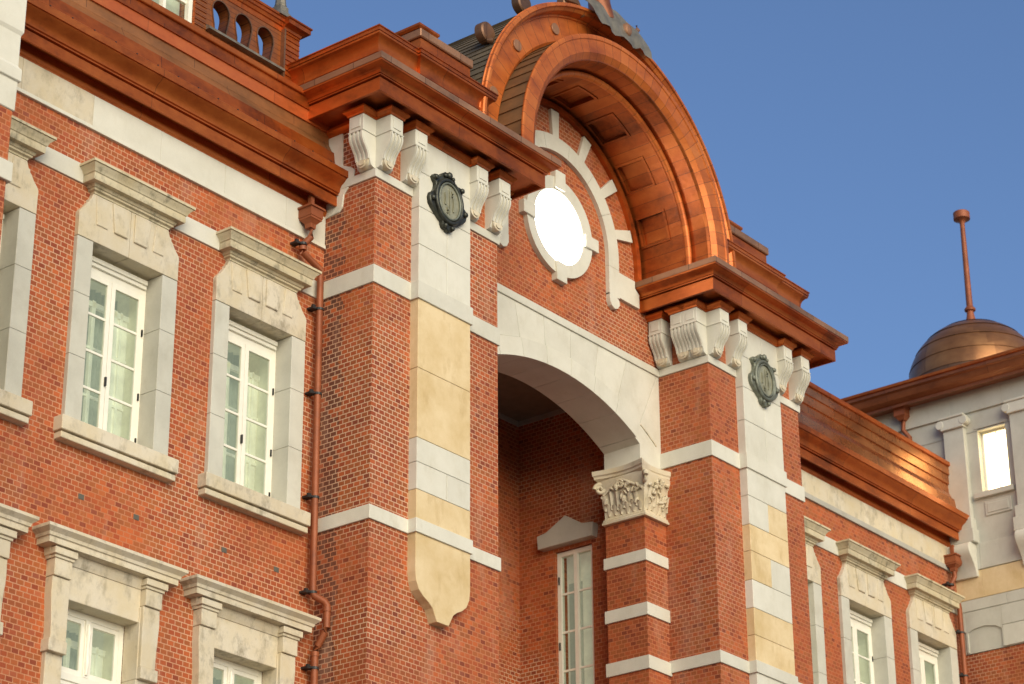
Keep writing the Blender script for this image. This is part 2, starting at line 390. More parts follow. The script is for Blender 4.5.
def pier_path(x0, x1, s0, s1, yin=23.05, wl_=W): return [(x0, wl_), (x0, 22), (s0, 22), (s0, 21.845), (s1, 21.845), (s1, 22), (x1, 22), (x1, yin)]
def band(z0, z1, o=.03): return [(-.08, z0), (o, z0), (o, z1), (-.08, z1)]
for z0, z1 in ((17.61, 17.895), (13.935, 14.145)):
    part(MB().sweep([(24.67, W), (24.67, 22), (25.5, 22), (25.5, 21.845), (26.72, 21.845), (26.72, 22), (27.57, 22), (27.57, 23.2)], band(z0, z1)), 'string_band', WHITE, lp, bevel=.005)
    part(MB().sweep([(33.43, 23.05), (33.43, 22), (34.28, 22), (34.28, 21.845), (35.5, 21.845), (35.5, 22), (36.33, 22), (36.33, W)], band(z0, z1)), 'string_band', WHITE, rp, bevel=.005)
# the far left pier, cut by the picture edge
fpb = lambda z0, z1, o: part(MB().sweep([(11.5, 21.2), (17.14, 21.2), (17.14, 23)], band(z0, z1, o)), 'string_band', WHITE, fp, bevel=.006)
fpb(15.87, 16.13, .045)
part(MB().sweep([(12.5, 21.2), (17.14, 21.2), (17.14, 23)], [(-.1, 16.84), (.02, 16.84), (.025, 17.25), (.055, 17.25), (.055, 17.42), (.02, 17.46), (.02, 17.9), (.045, 17.95), (.045, 21.0), (-.1, 21.0)]), 'stone_block', WHITE, fp, bevel=.01)
# ledge under the corbels, runs on across the arch wall
led = [(-.08, 19.35), (.03, 19.35), (.035, 19.485), (-.08, 19.49)]
part(MB().sweep([(24.67, W), (24.67, 22), (25.5, 22)], led), 'ledge', WHITE, lp, bevel=.004)
part(MB().sweep([(26.72, 22), (27.57, 22), (27.57, 23.05), (33.43, 23.05), (33.43, 22), (34.28, 22)], led), 'ledge', WHITE, bevel=.004)
part(MB().sweep([(35.5, 22), (36.33, 22), (36.33, W)], led), 'ledge', WHITE, rp, bevel=.004)
# quoin stone on the flanks where the wing cornice dies into the pier
q = [(W+.02, 20.36), (22.665, 20.36), (22.65, 19.76), (22.46, 19.66), (22.40, 19.60), (22.42, 19.50), (22.50, 19.37), (22.61, 19.25), (22.635, 19.05), (22.70, 18.98), (W+.02, 18.95)]
part(MB().prism(q, 24.645, 24.80, 'x'), 'quoin_stone', WHITE, lp, bevel=.008)
part(MB().prism(q, 36.20, 36.355, 'x'), 'quoin_stone', WHITE, rp, bevel=.008)

# ---- wing friezes, string bands, eaves
def wing(x0, x1, wins, right=False):
    xs = [x0]; step = 1.28
    while xs[-1]+step < x1-.3: xs.append(xs[-1]+step)
    xs.append(x1)
    for a, b in zip(xs[:-1], xs[1:]):
        part(MB().box(a+.002, b-.002, W-.03, W+.2, 18.47, 18.99), 'frieze_stone', AGED if (right or a < 19) else WHITE, bevel=.004)
    part(MB().box(x0, x1, W-.045, W+.2, 18.445, 18.50 if not right else 18.55), 'frieze_fillet', WHITE if not right else OLD, bevel=.004)
    e = [x0]+[v for w in wins for v in (w-.86, w+.86)]+[x1]
    for a, b in zip(e[0::2], e[1::2]):
        if b-a > .05: part(MB().box(a, b, W-.03, W+.2, 17.58, 17.86), 'string_band', WHITE, bevel=.005)
    P = lambda pr, nm, m, sm=None: part(MB().sweep([(x0, W), (x1, W)], pr), nm, m, ev, sm)
    ev = part(MB().sweep([(x0, W), (x1, W)], [(-.1, 18.975), (.03, 18.975), (.035, 19.0), (.045, 19.005), (.06, 19.04), (.06, 19.075), (.045, 19.08), (.045, 19.19), (.225, 19.19), (.225, 19.09), (.26, 19.09), (.26, 19.245), (.235, 19.25), (.235, 19.26), (.29, 19.265), (.29, 19.285), (.28, 19.29),
        (.31, 19.30), (.325, 19.36), (.36, 19.41), (.42, 19.445), (.455, 19.485), (.455, 19.50), (.48, 19.50), (.48, 19.61), (.2, 19.80), (-.1, 19.8)]), 'eaves', COPPER, None, 30)
    boards = [((.465, 19.615), (.21, 19.83)), ((.205, 19.815), (.175, 20.03)), ((.155, 20.015), (.055, 20.22)), ((.065, 20.205), (.055, 20.40)), ((.085, 20.385), (.085, 20.60)), ((.11, 20.585), (.10, 20.79))]
    for i, (a, b) in enumerate(boards):
        gl = right
        m = COPGLOSS if gl else (COPBOARD, COPBOARD, COPDULL2, COPDULL2, COPRED, COPBOARD)[i]
        P([(-.1, a[1]), a, (b[0]-.0, b[1]), (-.1, b[1])], 'copper_board', m)
    P([(-.4, 20.77), (.13, 20.775), (.14, 20.785), (.14, 20.865), (.12, 20.875), (-.4, 20.97)], 'coping', COPPER)
    # roof behind the parapet
    part(MB().prism([(W+.3, 20.9), (W+.3, 21.0), (W+9, 23.6), (W+9, 20.9)], x0, x1, 'x'), 'roof', COPDARK)
    # fixings
    t = .5; yy = W-(.465*(1-t)+.21*t)-.004; zz = 19.615*(1-t)+19.83*t
    x = max(x0, 17.4)+.2; sc0 = None
    while x < x1 and not right:
        if sc0 is None:
            sc0 = origin(MB().box(-.008, .008, -.01, .01, -.004, .012).build('screw', IRON), (0, 0, 0)); so = sc0
        else: so = sc0.copy(); COL.objects.link(so)
        so.parent = ev; so.matrix_parent_inverse = parent_world(ev).inverted(); so.location = (x, yy, zz); x += .40
    return ev
wing(11, 24.66, UP); wing(36.34, 43.79, UPR, True)

# ---- entablature of the piers
corn = [(-.1, 20.50), (.475, 20.50), (.48, 20.425), (.52, 20.43), (.52, 20.645), (.50, 20.65), (.50, 20.66), (.55, 20.665), (.55, 20.685), (.54, 20.69), (.56, 20.695), (.575, 20.735), (.61, 20.765), (.67, 20.785), (.69, 20.80), (.70, 20.80), (.70, 20.925), (.12, 21.04), (-.1, 21.04)]
bed = [(-.1, 20.31), (.03, 20.31), (.035, 20.34), (.07, 20.365), (.085, 20.39), (.085, 20.43), (.02, 20.44), (.02, 20.5), (-.1, 20.5)]
def seg(prof, i0, i1): return prof[i0:i1]
attic = [(-.3, 21.0), (-.06, 21.0), (-.06, 21.44), (.0, 21.45), (.0, 21.50), (-.02, 21.505), (-.02, 21.525), (-.015, 21.58), (.005, 21.64), (.045, 21.69), (.085, 21.715), (.09, 21.745), (.075, 21.75), (.10, 21.755), (.10, 21.81), (.115, 21.815), (.115, 21.835), (-.3, 21.9)]
attic = [(o, z-.04 if z > 21.1 else z) for o, z in attic]
for (x0, x1, left) in ((24.67, 27.57, True), (33.43, 36.33, False)):
    path = [(x0, 23.9 if left else 23.05), (x0, 22), (x1, 22), (x1, 23.05 if left else 23.9)]
    pr = lp if left else rp
    cpath = [(p[0]+(.065 if p[0] == x1 else 0), p[1]) for p in path]
    cn = part(MB().sweep(cpath, corn), 'cornice', COPPER, None, 30)
    part(MB().sweep(cpath, [(.695, 20.83), (.71, 20.83), (.71, 20.935), (.12, 21.055), (.1, 21.04)]), 'flashing', COPDULL, cn)
    s0, s1 = (25.5, 26.72) if left else (34.28, 35.5)
    part(MB().sweep([path[0], (x0, 22), (s0, 22), (s0, 21.845), (s1, 21.845), (s1, 22), (x1, 22), path[-1]], bed), 'bed_moulding', COPPER, cn, 30)
    if left: ap = [(24.53, 24.2), (24.53, 21.86), (25.44, 21.86), (25.44, 21.80), (27.12, 21.80), (27.12, 24.0)]
    else: ap = [(33.88, 24.0), (33.88, 21.80), (35.56, 21.80), (35.56, 21.86), (36.47, 21.86), (36.47, 24.2)]
    at = part(MB().sweep(ap, attic), 'attic_block', COPPER, None, 30)
    part(MB().box(ap[1][0]+.1, ap[-1][0]-.1, 22.1, 24.2, 21.0, 21.85), 'attic_top', COPDARK, at)
    a, b = (25.55, 26.85) if left else (34.15, 35.46)
    tb = part(MB().box(a+.04, b-.04, 21.93, 24.0, 21.8, 22.17), 'stepped_block', COPPER)
    part(MB().box(a, b, 21.89, 24.0, 22.18, 22.33), 'slab', COPDULL, tb, bevel=.015)
    part(MB().box(a+.08, b-.1, 21.96, 24.0, 22.14, 22.2), 'slab_neck', COPDARK, tb)
    ca, cb = (a-.03, a+.46) if left else (34.1, 34.6)
    part(MB().sweep([(ca+.03, 23.6), (ca+.03, 21.92), (cb-.03, 21.92), (cb-.03, 23.6)], [(-.2, 22.335), (.0, 22.335), (.03, 22.37), (.03, 22.41), (-.2, 22.43)]), 'cap', COPPER, tb)

# ---- corbels
def s_profile(off=0):
    pts = [(.285, 20.03), (.295, 19.97), (.285, 19.91), (.25, 19.84), (.205, 19.78), (.165, 19.72), (.140, 19.66), (.135, 19.61)]
    return [(o+off, z) for o, z in pts]
def make_corbel():
    z0 = 19.49
    body = [(.02, 0)]
    sp = s_profile()
    poly = [(.05, 20.03-z0)]+[(-o, z-z0) for o, z in sp]+[(-.10, 19.52-z0), (-.06, 19.495-z0), (.05, 19.495-z0)]
    c = MB().prism(poly, -.135, .135, 'x').build('corbel', WHITE, None, 35)
    rb = MB()
    for k in (-.115, -.0383, .0383, .115):
        pl = [(-o-.024, z-z0) for o, z in sp]+[(-o+.01, z-z0) for o, z in reversed(sp)]
        rb.prism(pl, k-.016, k+.016, 'x')
    rb.build('fluting', WHITE, c, 35)
    tp = MB().box(-.14, .14, -.30, .05, 20.05-z0, 20.31-z0)
    tp.box(-.15, .15, -.315, .05, 20.03-z0, 20.055-z0); tp.box(-.085, .085, -.312, -.2, 20.10-z0, 20.26-z0)
    tp.build('abacus', WHITE, c, None, .004)
    sc = MB(); n = 20
    sc.prism([(.115*cos(pi+pi*k/n), .115+.115*sin(pi+pi*k/n)) for k in range(n+1)], -.155, -.05, 'y')
    sc.prism([(.06*cos(2*pi*k/n), .075+.045*sin(2*pi*k/n)) for k in range(n)], -.175, -.12, 'y')
    sc.build('scroll', AGED, c, 35)
    MB().sweep([(-.14, .05), (-.14, -.30), (.14, -.30), (.14, .05)], [(-.05, 20.31-z0), (.02, 20.313-z0), (.025, 20.34-z0), (.06, 20.37-z0), (.075, 20.39-z0), (.075, 20.419-z0), (-.05, 20.419-z0)]).build('copper_cap', COPPER, c, 30)
    return c
cb0 = make_corbel()
cb0.parent = B; first = True
def put_corbel(x, y, rz=0):
    global first
    loc = Vector((x, y, 19.49))-B_OFF
    if first: cb0.location = loc; cb0.rotation_euler.z = rz; first = False
    else: copy_part(cb0, B, loc, rz)
for x in (24.80, 25.37, 26.84, 27.40): put_corbel(x, 22)
for x in (33.565, 34.14, 35.61, 36.19): put_corbel(x, 22)
for y in (22.135,): put_corbel(24.67, y, -pi/2)
for y in (22.135, 22.415, 22.88): put_corbel(33.43, y, -pi/2)
for y in (22.16, 22.8): put_corbel(36.33, y, pi/2)
for y in (22.16, 22.44): put_corbel(27.57, y, pi/2)

# ---- bronze medallions
def make_medal(rim_m, face_m):
    def P(a, k=1.0):
        rx, rz = .40, .47
        return (rx*k*cos(a), rz*k*sin(a))
    hp_ = [(0, .50), (.07, .495), (.11, .46), (.15, .44), (.18, .385), (.21, .355), (.27, .37), (.34, .36), (.37, .31), (.34, .26), (.30, .22), (.315, .12), (.36, .05), (.42, .02), (.45, -.07), (.43, -.16), (.36, -.23), (.28, -.29), (.20, -.345), (.14, -.375), (.14, -.43), (.10, -.475), (.04, -.48), (0, -.505)]
    out = hp_+[(-x*.96, z+.01) for x, z in reversed(hp_[1:-1])]
    o = MB().prism(out, -.07, .02).build('medallion', rim_m, None, 35, .012)
    for rx, rz, t, y, m in ((.30, .355, .035, -.085, rim_m), (.245, .30, .018, -.10, BRONZE2)):
        rings = []
        for i in range(56):
            a = 2*pi*i/56; cxx, czz = rx*cos(a), rz*sin(a); nx, nz = cos(a), sin(a)
            rings.append([(cxx+nx*t*cos(b), y+t*sin(b), czz+nz*t*cos(b)) for b in [2*pi*j/8 for j in range(8)]])
        MB().loft(rings, True).build('rim', m, o, 60)
    MB().prism([(.25*cos(2*pi*i/40), .305*sin(2*pi*i/40)) for i in range(40)], -.085, -.02).build('face_plate', face_m, o, 35)
    rel = MB()
    for x, z, w, h in ((0, 0, .012, .22), (-.10, .02, .02, .10), (.09, -.03, .018, .12), (-.05, -.16, .02, .05), (.06, .15, .02, .05)):
        rel.tube([(x, -.088, z-h), (x+.01, -.095, z), (x, -.088, z+h)], w, 6)
    rel.build('relief', BRFACE, o, 60)
    def ball(x, z, rad, y=-.09):
        sc = MB().loft([[(x+rad*cos(t)*cos(p)*1, y+rad*.7*sin(p), z+rad*sin(t)*cos(p)) for t in [2*pi*j/10 for j in range(10)]] for p in [-1.4, -.8, -.3, .3, .8, 1.4]]); sc.build('scroll', rim_m, o, 60)
    for x, z, rad in ((0, .45, .06), (-.09, .42, .035), (.09, .42, .035), (-.31, .31, .045), (.31, .31, .045), (.385, -.07, .05), (-.37, -.07, .045), (-.08, -.43, .04), (.08, -.43, .04)):
        ball(x, z, rad)
    return o
for x, rm, nm in ((26.10, BRONZE, 'dark green bronze oval medallion'), (34.88, BRONZE2, 'pale verdigris oval medallion')):
    m_ = make_medal(rm, BRFACE); m_.parent = B; m_.location = Vector((x, 21.84, 19.43))-B_OFF; m_['label'] = nm

# ---- arch wall between the piers
R1 = 4.71; zc1 = 18.5-R1; TH = math.asin(2.3/R1)
def seg_arc(R, th0, th1, n, zc=None): return [(CX+R*sin(th0+(th1-th0)*i/n), (zc1 if zc is None else zc)+R*cos(th0+(th1-th0)*i/n)) for i in range(n+1)]
arch = part(MB().add([], []), 'arch', GREY)      # backing first
bpy.data.objects.remove(arch)
poly = [(27.5, 17.5), (28.2, 17.5)]+seg_arc(R1+.012, -TH, TH, 32)+[(32.8, 17.5), (33.5, 17.5), (33.5, 19.4), (27.5, 19.4)]
arch = part(MB().prism(poly, 23.075, 23.80), 'arch', GREY)
th = radians(7.8); marks = [-3.5*th, -2.5*th, -1.5*th, -.5*th, .5*th, 1.5*th, 2.5*th, 3.5*th]
RE = .325
g_ = .0006
for a, b in zip(marks[:-1], marks[1:]):
    a2, b2 = a+g_, b-g_
    part(MB().prism(seg_arc(R1, a2, b2, 5)+list(reversed(seg_arc(R1+RE, a2, b2, 5))), 23.02, 23.82), 'voussoir', WHITE, arch, 20, .003)
    top = lambda t: (CX+(19.35-zc1)*tan(t), 19.35)
    part(MB().prism(seg_arc(R1+RE+.012, a2, b2, 5)+[top(b2), top(a2)], 23.05, 23.4), 'spandrel_stone', WHITE, arch, 20, .003)
for s in (1, -1):
    a0, a1 = 3.5*th+g_, TH
    inner = seg_arc(R1, a0, a1, 2); e = CX+2.3
    pl = inner+[(32.8, 17.5), (33.43, 17.5), (33.43, 19.35), top(a0)]
    pl = [(x if s > 0 else 61-x, z) for x, z in pl]
    part(MB().prism(pl, 23.05, 23.82), 'spandrel_stone', WHITE, arch, 20, .003)
    ar = seg_arc(R1+RE, a0, radians(33.5), 4)+list(reversed(seg_arc(R1+RE+.018, a0, radians(33.5), 4)))
    ar = [(x if s > 0 else 61-x, z) for x, z in ar]
    part(MB().prism(ar, 23.035, 23.2), 'arch_moulding', AGED, arch)
# tympanum, brick
pts = [(CX+2.36*cos(radians(a)), ZC+2.36*sin(radians(a))) for a in range(0, 181, 4)]
poly = [(27.4, 19.42), (33.6, 19.42), (33.6, 20.96), (CX+2.36, 20.96)]+pts+[(CX-2.36, 20.96), (27.4, 20.96)]
tym = part(MB().prism(poly, 23.05, 23.5), 'tympanum', BRICK)
# pale stone archivolt with radiating stones
def AQ(a, rad):
    if a < 0: return (CX+rad, 21.17+a*.01745*1.5)
    if a > 180: return (CX-rad, 21.17-(a-180)*.01745*1.5)
    return (CX+rad*cos(radians(a)), 21.17+rad*sin(radians(a)))
def ringpoly(r0, r1, a0, a1, st=4):
    n = max(2, int((a1-a0)/st)); A = [a0+(a1-a0)*i/n for i in range(n+1)]
    return [AQ(a, r1) for a in A]+[AQ(a, r0) for a in reversed(A)]
ring = MB(); ga = [-29, -8, 29, 54, 79, 104, 129, 154, 188, 209]
for a, b in zip(ga[:-1], ga[1:]):
    ring.prism(ringpoly(1.41, 1.71, a+.12, b-.12), 22.97, 23.15)
for s in (1, -1):
    hk = [(31.91, 20.44), (31.91, 20.30), (31.96, 20.21), (32.05, 20.17), (32.14, 20.20), (32.20, 20.28), (32.19, 20.36), (32.14, 20.40), (32.14, 20.44)]
    ring.prism([(x if s > 0 else 61-x, z) for x, z in hk], 22.965, 23.15)
    bl = [(32.225, 20.94), (32.225, 20.45), (32.82, 20.45), (32.82, 20.72), (32.70, 20.80), (32.70, 20.94)]
    ring.prism([(x if s > 0 else 61-x, z) for x, z in bl], 22.985, 23.15)
part(ring, 'archivolt', WHITE, tym, 30)
for a in (-8.5, 16.5, 41.5, 66.5, 91.5, 116.5, 141.5, 166.5, 188.5):
    if 0 < a < 180:
        t = radians(a); ux, uz = cos(t), sin(t); h1, h2 = .085, .115
        P = lambda rad, h: (CX+ux*rad-uz*h, 21.17+uz*rad+ux*h)
        part(MB().prism([P(1.7, h1), P(1.7, -h1), P(2.23, -h2), P(2.23, h2)], 22.985, 23.15), 'ray_stone', WHITE, tym, bevel=.004)
# round lit window
OC = (30.5, 21.15)
oc = part(MB().loft([[(OC[0]+rd*cos(2*pi*i/64), y, OC[1]+rd*sin(2*pi*i/64)) for rd, y in ((.685, 22.98), (.92, 22.96), (.92, 23.12), (.685, 23.12))] for i in range(64)], True), 'round_window', WHITE, None, 30)
for x0, x1, z0, z1 in ((30.36, 30.64, 21.86, 22.2), (29.47, 29.80, 21.03, 21.27), (31.20, 31.57, 21.04, 21.28), (30.36, 30.64, 20.1, 20.46)):
    part(MB().box(x0, x1, 22.93, 23.1, z0, z1), 'keystone', WHITE, oc, bevel=.006)
part(MB().prism([(OC[0]+.70*cos(2*pi*i/64), OC[1]+.70*sin(2*pi*i/64)) for i in range(64)], 23.0, 23.06), 'lit_disc', CLOCK, oc)

# recess behind the arch
rec = MB()
grid_wall(rec, 24.4, 26.3, 0, 19.5, 33.43, 34.0, [(24.58, 25.40, 13.6, 16.63)], 'x')
rec.box(27.0, 27.57, 24.4, 26.3, 0, 19.5)
rec.box(27.0, 34.0, 26.2, 26.6, 0, 19.5)
rw = part(rec, 'recess_wall', BRICK2)
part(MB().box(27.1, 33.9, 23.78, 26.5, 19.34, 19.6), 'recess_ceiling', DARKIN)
part(MB().sweep([(27.57, 23.83), (27.57, 26.2), (33.43, 26.2), (33.43, 23.83)][::-1], [(-.02, 19.24), (.06, 19.24), (.14, 19.335), (-.02, 19.335)]), 'recess_cornice', OLD)
# columns
for s in (0, 1):
    x0, x1 = (32.8, 33.45) if s == 0 else (27.55, 28.2)
    cl = part(MB().box(x0, x1, 23.0, 23.82, 0, 16.6), 'column', BRICK3)
    for z0, z1 in ((15.77, 15.97), (14.81, 15.03), (13.88, 14.11), (12.94, 13.16), (12.0, 12.22)):
        pa = [(x0, 23.86), (x0, 23.0), (x1-.02, 23.0)] if s == 0 else [(x0+.02, 23.0), (x1, 23.0), (x1, 23.86)]
        part(MB().sweep(pa, band(z0, z1, .03)), 'string_band', WHITE, cl, bevel=.004)
    cxm = (x0+x1)/2; hx = (x1-x0)/2
    xm = lambda v: v if s == 0 else 61-v
    # capital: bell, neck, abacus, volutes, leaves
    cp = MB()
    def rect(z, o): 
        return [(x0-o, 23.0-o, z), (x1+o*.2, 23.0-o, z), (x1+o*.2, 23.82+o*.3, z), (x0-o, 23.82+o*.3, z)] if s == 0 else [(x0-o*.2, 23.0-o, z), (x1+o, 23.0-o, z), (x1+o, 23.82+o*.3, z), (x0-o*.2, 23.82+o*.3, z)]
    cp.loft([rect(z, o) for z, o in ((16.56, .0), (16.56, .07), (16.60, .075), (16.62, .05), (16.65, .05), (16.67, .02), (16.70, .01), (16.95, .03), (17.15, .06), (17.3, .12), (17.36, .12), (17.36, .0))])
    cpo = part(cp, 'capital', AGED, cl, 30, .004)
    ab = MB(); n = 12                            # concave sided abacus
    def side(p0, p1, dep, o):
        out = []
        for i in range(n):
            t = i/n; x = p0[0]+(p1[0]-p0[0])*t; y = p0[1]+(p1[1]-p0[1])*t; k = dep*sin(pi*t)
            out.append((x, y, k))
        return out
    def abring(z, o):
        xa, xb, ya, yb = (x0-o, x1+.0, 23.0-o*.62, 23.82+o*.4) if s == 0 else (x0, x1+o, 23.0-o*.62, 23.82+o*.4)
        pts = []
        for i in range(n): t = i/n; pts.append((xa+(xb-xa)*t, ya+.09*sin(pi*t), z))
        for i in range(n): t = i/n; pts.append((xb-(0 if s == 0 else .09*sin(pi*t)), ya+(yb-ya)*t, z))
        for i in range(n): t = i/n; pts.append((xb-(xb-xa)*t, yb, z))
        for i in range(n): t = i/n; pts.append((xa+(.09*sin(pi*t) if s == 0 else 0), yb-(yb-ya)*t, z))
        return pts
    ab.loft([abring(17.34, .13), abring(17.38, .20), abring(17.42, .205), abring(17.44, .23), abring(17.52, .24), abring(17.53, .1)])
    part(ab, 'abacus', AGED, cl, 30)
    lv_ = MB()
    def leaf(px_, py_, dx, dy, zb, h, w):        # leaf leaning out along (dx,dy)
        tx, ty = -dy, dx; rg = []
        for k in range(7):
            t = k/6; ww = w*(.55+.65*sin(pi*min(1, t*1.05)))*(1 if t < .85 else .6); out = .012+.07*t**2.2; zz = zb+h*(t if t < .9 else .9-(t-.9)*.8)
            th_ = .022
            rg.append([(px_+dx*(out+th_)+tx*0, py_+dy*(out+th_)+ty*0, zz), (px_+dx*out+tx*ww, py_+dy*out+ty*ww, zz-.01), (px_+dx*(out-.03), py_+dy*(out-.03), zz), (px_+dx*out-tx*ww, py_+dy*out-ty*ww, zz-.01)])
        lv_.loft(rg)
    ox = x0 if s == 0 else x1; sgn = -1 if s == 0 else 1
    rnd_ = random.Random(5+s)
    for row, (zb, hh, ww, outw, nf_, ns_) in enumerate(((16.69, .23, .05, 0, 5, 6), (16.80, .36, .045, .02, 5, 6))):
        for k in range(nf_): leaf(x0+.06+(k+.5*(row % 2))*.125, 23.0-outw, 0, -1, zb+rnd_.uniform(-.02, .03), hh*rnd_.uniform(.8, 1.15), ww*rnd_.uniform(.8, 1.3))
        for k in range(ns_): leaf(ox+sgn*outw, 23.07+(k+.5*(row % 2))*.13, sgn, 0, zb+rnd_.uniform(-.02, .03), hh*rnd_.uniform(.8, 1.15), ww*rnd_.uniform(.8, 1.3))
    for k in range(34):                          # curled leaf tips and buds scattered over the bell
        front = k % 2; zz = rnd_.uniform(16.85, 17.28); q_ = .03+(zz-16.7)*.16; rd_ = rnd_.uniform(.02, .042)
        if front: px_, py_ = x0+rnd_.uniform(.05, .55), 23.0-q_
        else: px_, py_ = ox+sgn*q_, 23.0+rnd_.uniform(.05, .75)
        a_ = rnd_.uniform(0, 6.3); dxx = (cos(a_)*.05, 0) if front else (0, cos(a_)*.05)
        lv_.tube([(px_-dxx[0], py_-dxx[1], zz-sin(a_)*.05), (px_, py_-(.015 if front else 0), zz+.01), (px_+dxx[0], py_+dxx[1], zz+sin(a_)*.05)], [rd_*.6, rd_, rd_*.35], 6)
    part(lv_, 'acanthus_leaves', AGED, cl, 50)
    def vol(cx_, cy_, cz_, rad, ax, w):
        pts = []
        for k in range(26):
            t = k/25; a = t*3.2*pi; q_ = rad*(1-.72*t)
            pts.append((cx_+ax[0]*q_*cos(a), cy_+ax[1]*q_*cos(a), cz_+q_*sin(a)))
        part(MB().tube(pts, [w*(1-.4*i/25) for i in range(26)], 8), 'volute', AGED, cl, 60)
    d_ = (.707*sgn, -.707)
    vol(ox+sgn*.11, 22.89, 17.22, .10, d_, .045); vol(ox+sgn*.10, 23.84, 17.22, .10, (.5*sgn, .87), .045)
    vol(ox+sgn*.10, 23.42, 17.22, .08, (0, 1), .03); vol(cxm, 22.9, 17.22, .08, (1, 0), .03)
    part(MB().tube([(ox+sgn*.07, 22.98, 17.06), (ox+sgn*.08, 23.15, 17.16), (ox+sgn*.1, 23.38, 17.3)], .026, 8), 'volute', AGED, cl, 60)
    part(MB().tube([(ox+sgn*.07, 23.84, 17.06), (ox+sgn*.08, 23.7, 17.16), (ox+sgn*.1, 23.46, 17.3)], .026, 8), 'volute', AGED, cl, 60)
# pedimented window on the flank of the recess
pd = part(MB().prism([(24.46, 16.69), (25.66, 16.69), (25.68, 16.94), (25.48, 16.97), (25.05, 17.20), (24.68, 16.97), (24.44, 16.94)], 33.27, 33.5, 'x'), 'window_pediment', OLD, bevel=.008)
sw = part(MB().box(33.50, 33.60, 24.585, 24.66, 13.6, 16.62).box(33.50, 33.60, 25.325, 25.40, 13.6, 16.62).box(33.50, 33.60, 24.66, 25.325, 16.54, 16.62).box(33.49, 33.58, 24.955, 25.03, 13.6, 16.54), 'window', PAINT)
bars = MB()
for z in (13.75, 14.45, 15.15, 15.85): bars.box(33.53, 33.56, 24.66, 25.325, z-.018, z+.018)
part(bars, 'glazing_bars', PAINT, sw)
part(MB().box(33.545, 33.55, 24.66, 25.325, 13.6, 16.54), 'glass_pane', GLASS, sw)
part(MB().box(33.70, 33.75, 24.66, 25.0, 13.6, 16.2).box(33.78, 33.8, 24.5, 25.6, 13.5, 16.7), 'inner_frame', INFR, sw)
part(MB().box(33.74, 33.77, 24.70, 25.33, 13.6, 16.1), 'curtain', CURT, sw)
hg = MB()
for z in (16.1, 14.9, 13.9): hg.box(33.485, 33.5, 25.35, 25.375, z-.07, z+.07)
part(hg, 'hinges', IRON, sw)

# ---- copper arched hood
vault = MB(); yb = [22.02, 22.35, 22.88, 23.10]
cof = [(a-5.8, a+5.8) for a in (-6+0, 18, 42, 66, 90, 114, 138, 162, 186)]
cof = [c_ for c_ in cof if c_[0] > 0 and c_[1] < 180]
bps = sorted({-5.2, 185.2, *[v for c_ in cof for v in c_]})
fine = [bps[0]]
for a, b in zip(bps[:-1], bps[1:]):
    n = max(1, int((b-a)/3)); fine += [a+(b-a)*(i+1)/n for i in range(n)]
def pt(a, rad, y): x, z = AP(a, rad); return (x, y, z)
for a, b in zip(fine[:-1], fine[1:]):
    inc = any(c_[0]-1e-6 <= a and b <= c_[1]+1e-6 for c_ in cof)
    for y0, y1 in zip(yb[:-1], yb[1:]):
        rad = 2.50 if (inc and y0 == 22.35) else 2.42
        vault.add([pt(a, rad, y0), pt(b, rad, y0), pt(b, rad, y1), pt(a, rad, y1)], [(0, 1, 2, 3)])
        if rad == 2.50:
            for yy in (y0, y1): vault.add([pt(a, 2.42, yy), pt(b, 2.42, yy), pt(b, 2.5, yy), pt(a, 2.5, yy)], [(0, 1, 2, 3)])
for a0, a1 in cof:
    for a in (a0, a1): vault.add([pt(a, 2.42, 22.35), pt(a, 2.42, 22.88), pt(a, 2.5, 22.88), pt(a, 2.5, 22.35)], [(0, 1, 2, 3)])
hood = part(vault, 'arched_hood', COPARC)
for a0, a1 in cof:
    fr = MB(); da = 1.1; w = .045
    cbox(fr, a0-da, a1+da, 22.35-w, 22.35, 2.40, 2.43); cbox(fr, a0-da, a1+da, 22.88, 22.88+w, 2.40, 2.43)
    cbox(fr, a0-da, a0, 22.351, 22.879, 2.40, 2.43); cbox(fr, a1, a1+da, 22.351, 22.879, 2.40, 2.43)
    cbox(fr, a0+.9, a1-.9, 22.39, 22.84, 2.485, 2.51)
    part(fr, 'coffer', COPARC, hood, 30)
part(arc_sweep(MB(), [(2.27, 22.965), (2.36, 22.95), (2.36, 23.045), (2.27, 23.045)]), 'inner_trim', COPPER, hood, 30)
tor = [(2.40+.058*cos(2*pi*k/12), 21.96+.058*sin(2*pi*k/12)) for k in range(12)]
part(arc_sweep(MB(), tor), 'roll_moulding', COPRING, hood, 60)
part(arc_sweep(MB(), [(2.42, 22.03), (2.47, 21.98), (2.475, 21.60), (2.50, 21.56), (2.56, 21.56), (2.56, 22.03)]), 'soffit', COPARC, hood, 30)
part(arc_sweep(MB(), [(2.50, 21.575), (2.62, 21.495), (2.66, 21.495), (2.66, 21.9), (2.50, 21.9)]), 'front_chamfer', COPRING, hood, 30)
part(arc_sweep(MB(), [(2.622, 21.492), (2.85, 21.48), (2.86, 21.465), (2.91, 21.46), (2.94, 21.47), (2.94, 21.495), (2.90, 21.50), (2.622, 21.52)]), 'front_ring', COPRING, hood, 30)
def barrel(mb, r0, y0, y1, st, lap, a0=-5, a1=185):
    n = int(round((a1-a0)/st)); st = (a1-a0)/n
    for i in range(n):
        a, b = a0+i*st, a0+(i+1)*st
        ra, rb = (r0+lap, r0) if (a+b)/2 < 90 else (r0, r0+lap)
        sub = 2
        mb.loft([[pt(a+(b-a)*k/sub, ra+(rb-ra)*k/sub, y0), pt(a+(b-a)*k/sub, ra+(rb-ra)*k/sub, y1), pt(a+(b-a)*k/sub, r0-.04, y1), pt(a+(b-a)*k/sub, r0-.04, y0)] for k in range(sub+1)])
    return mb
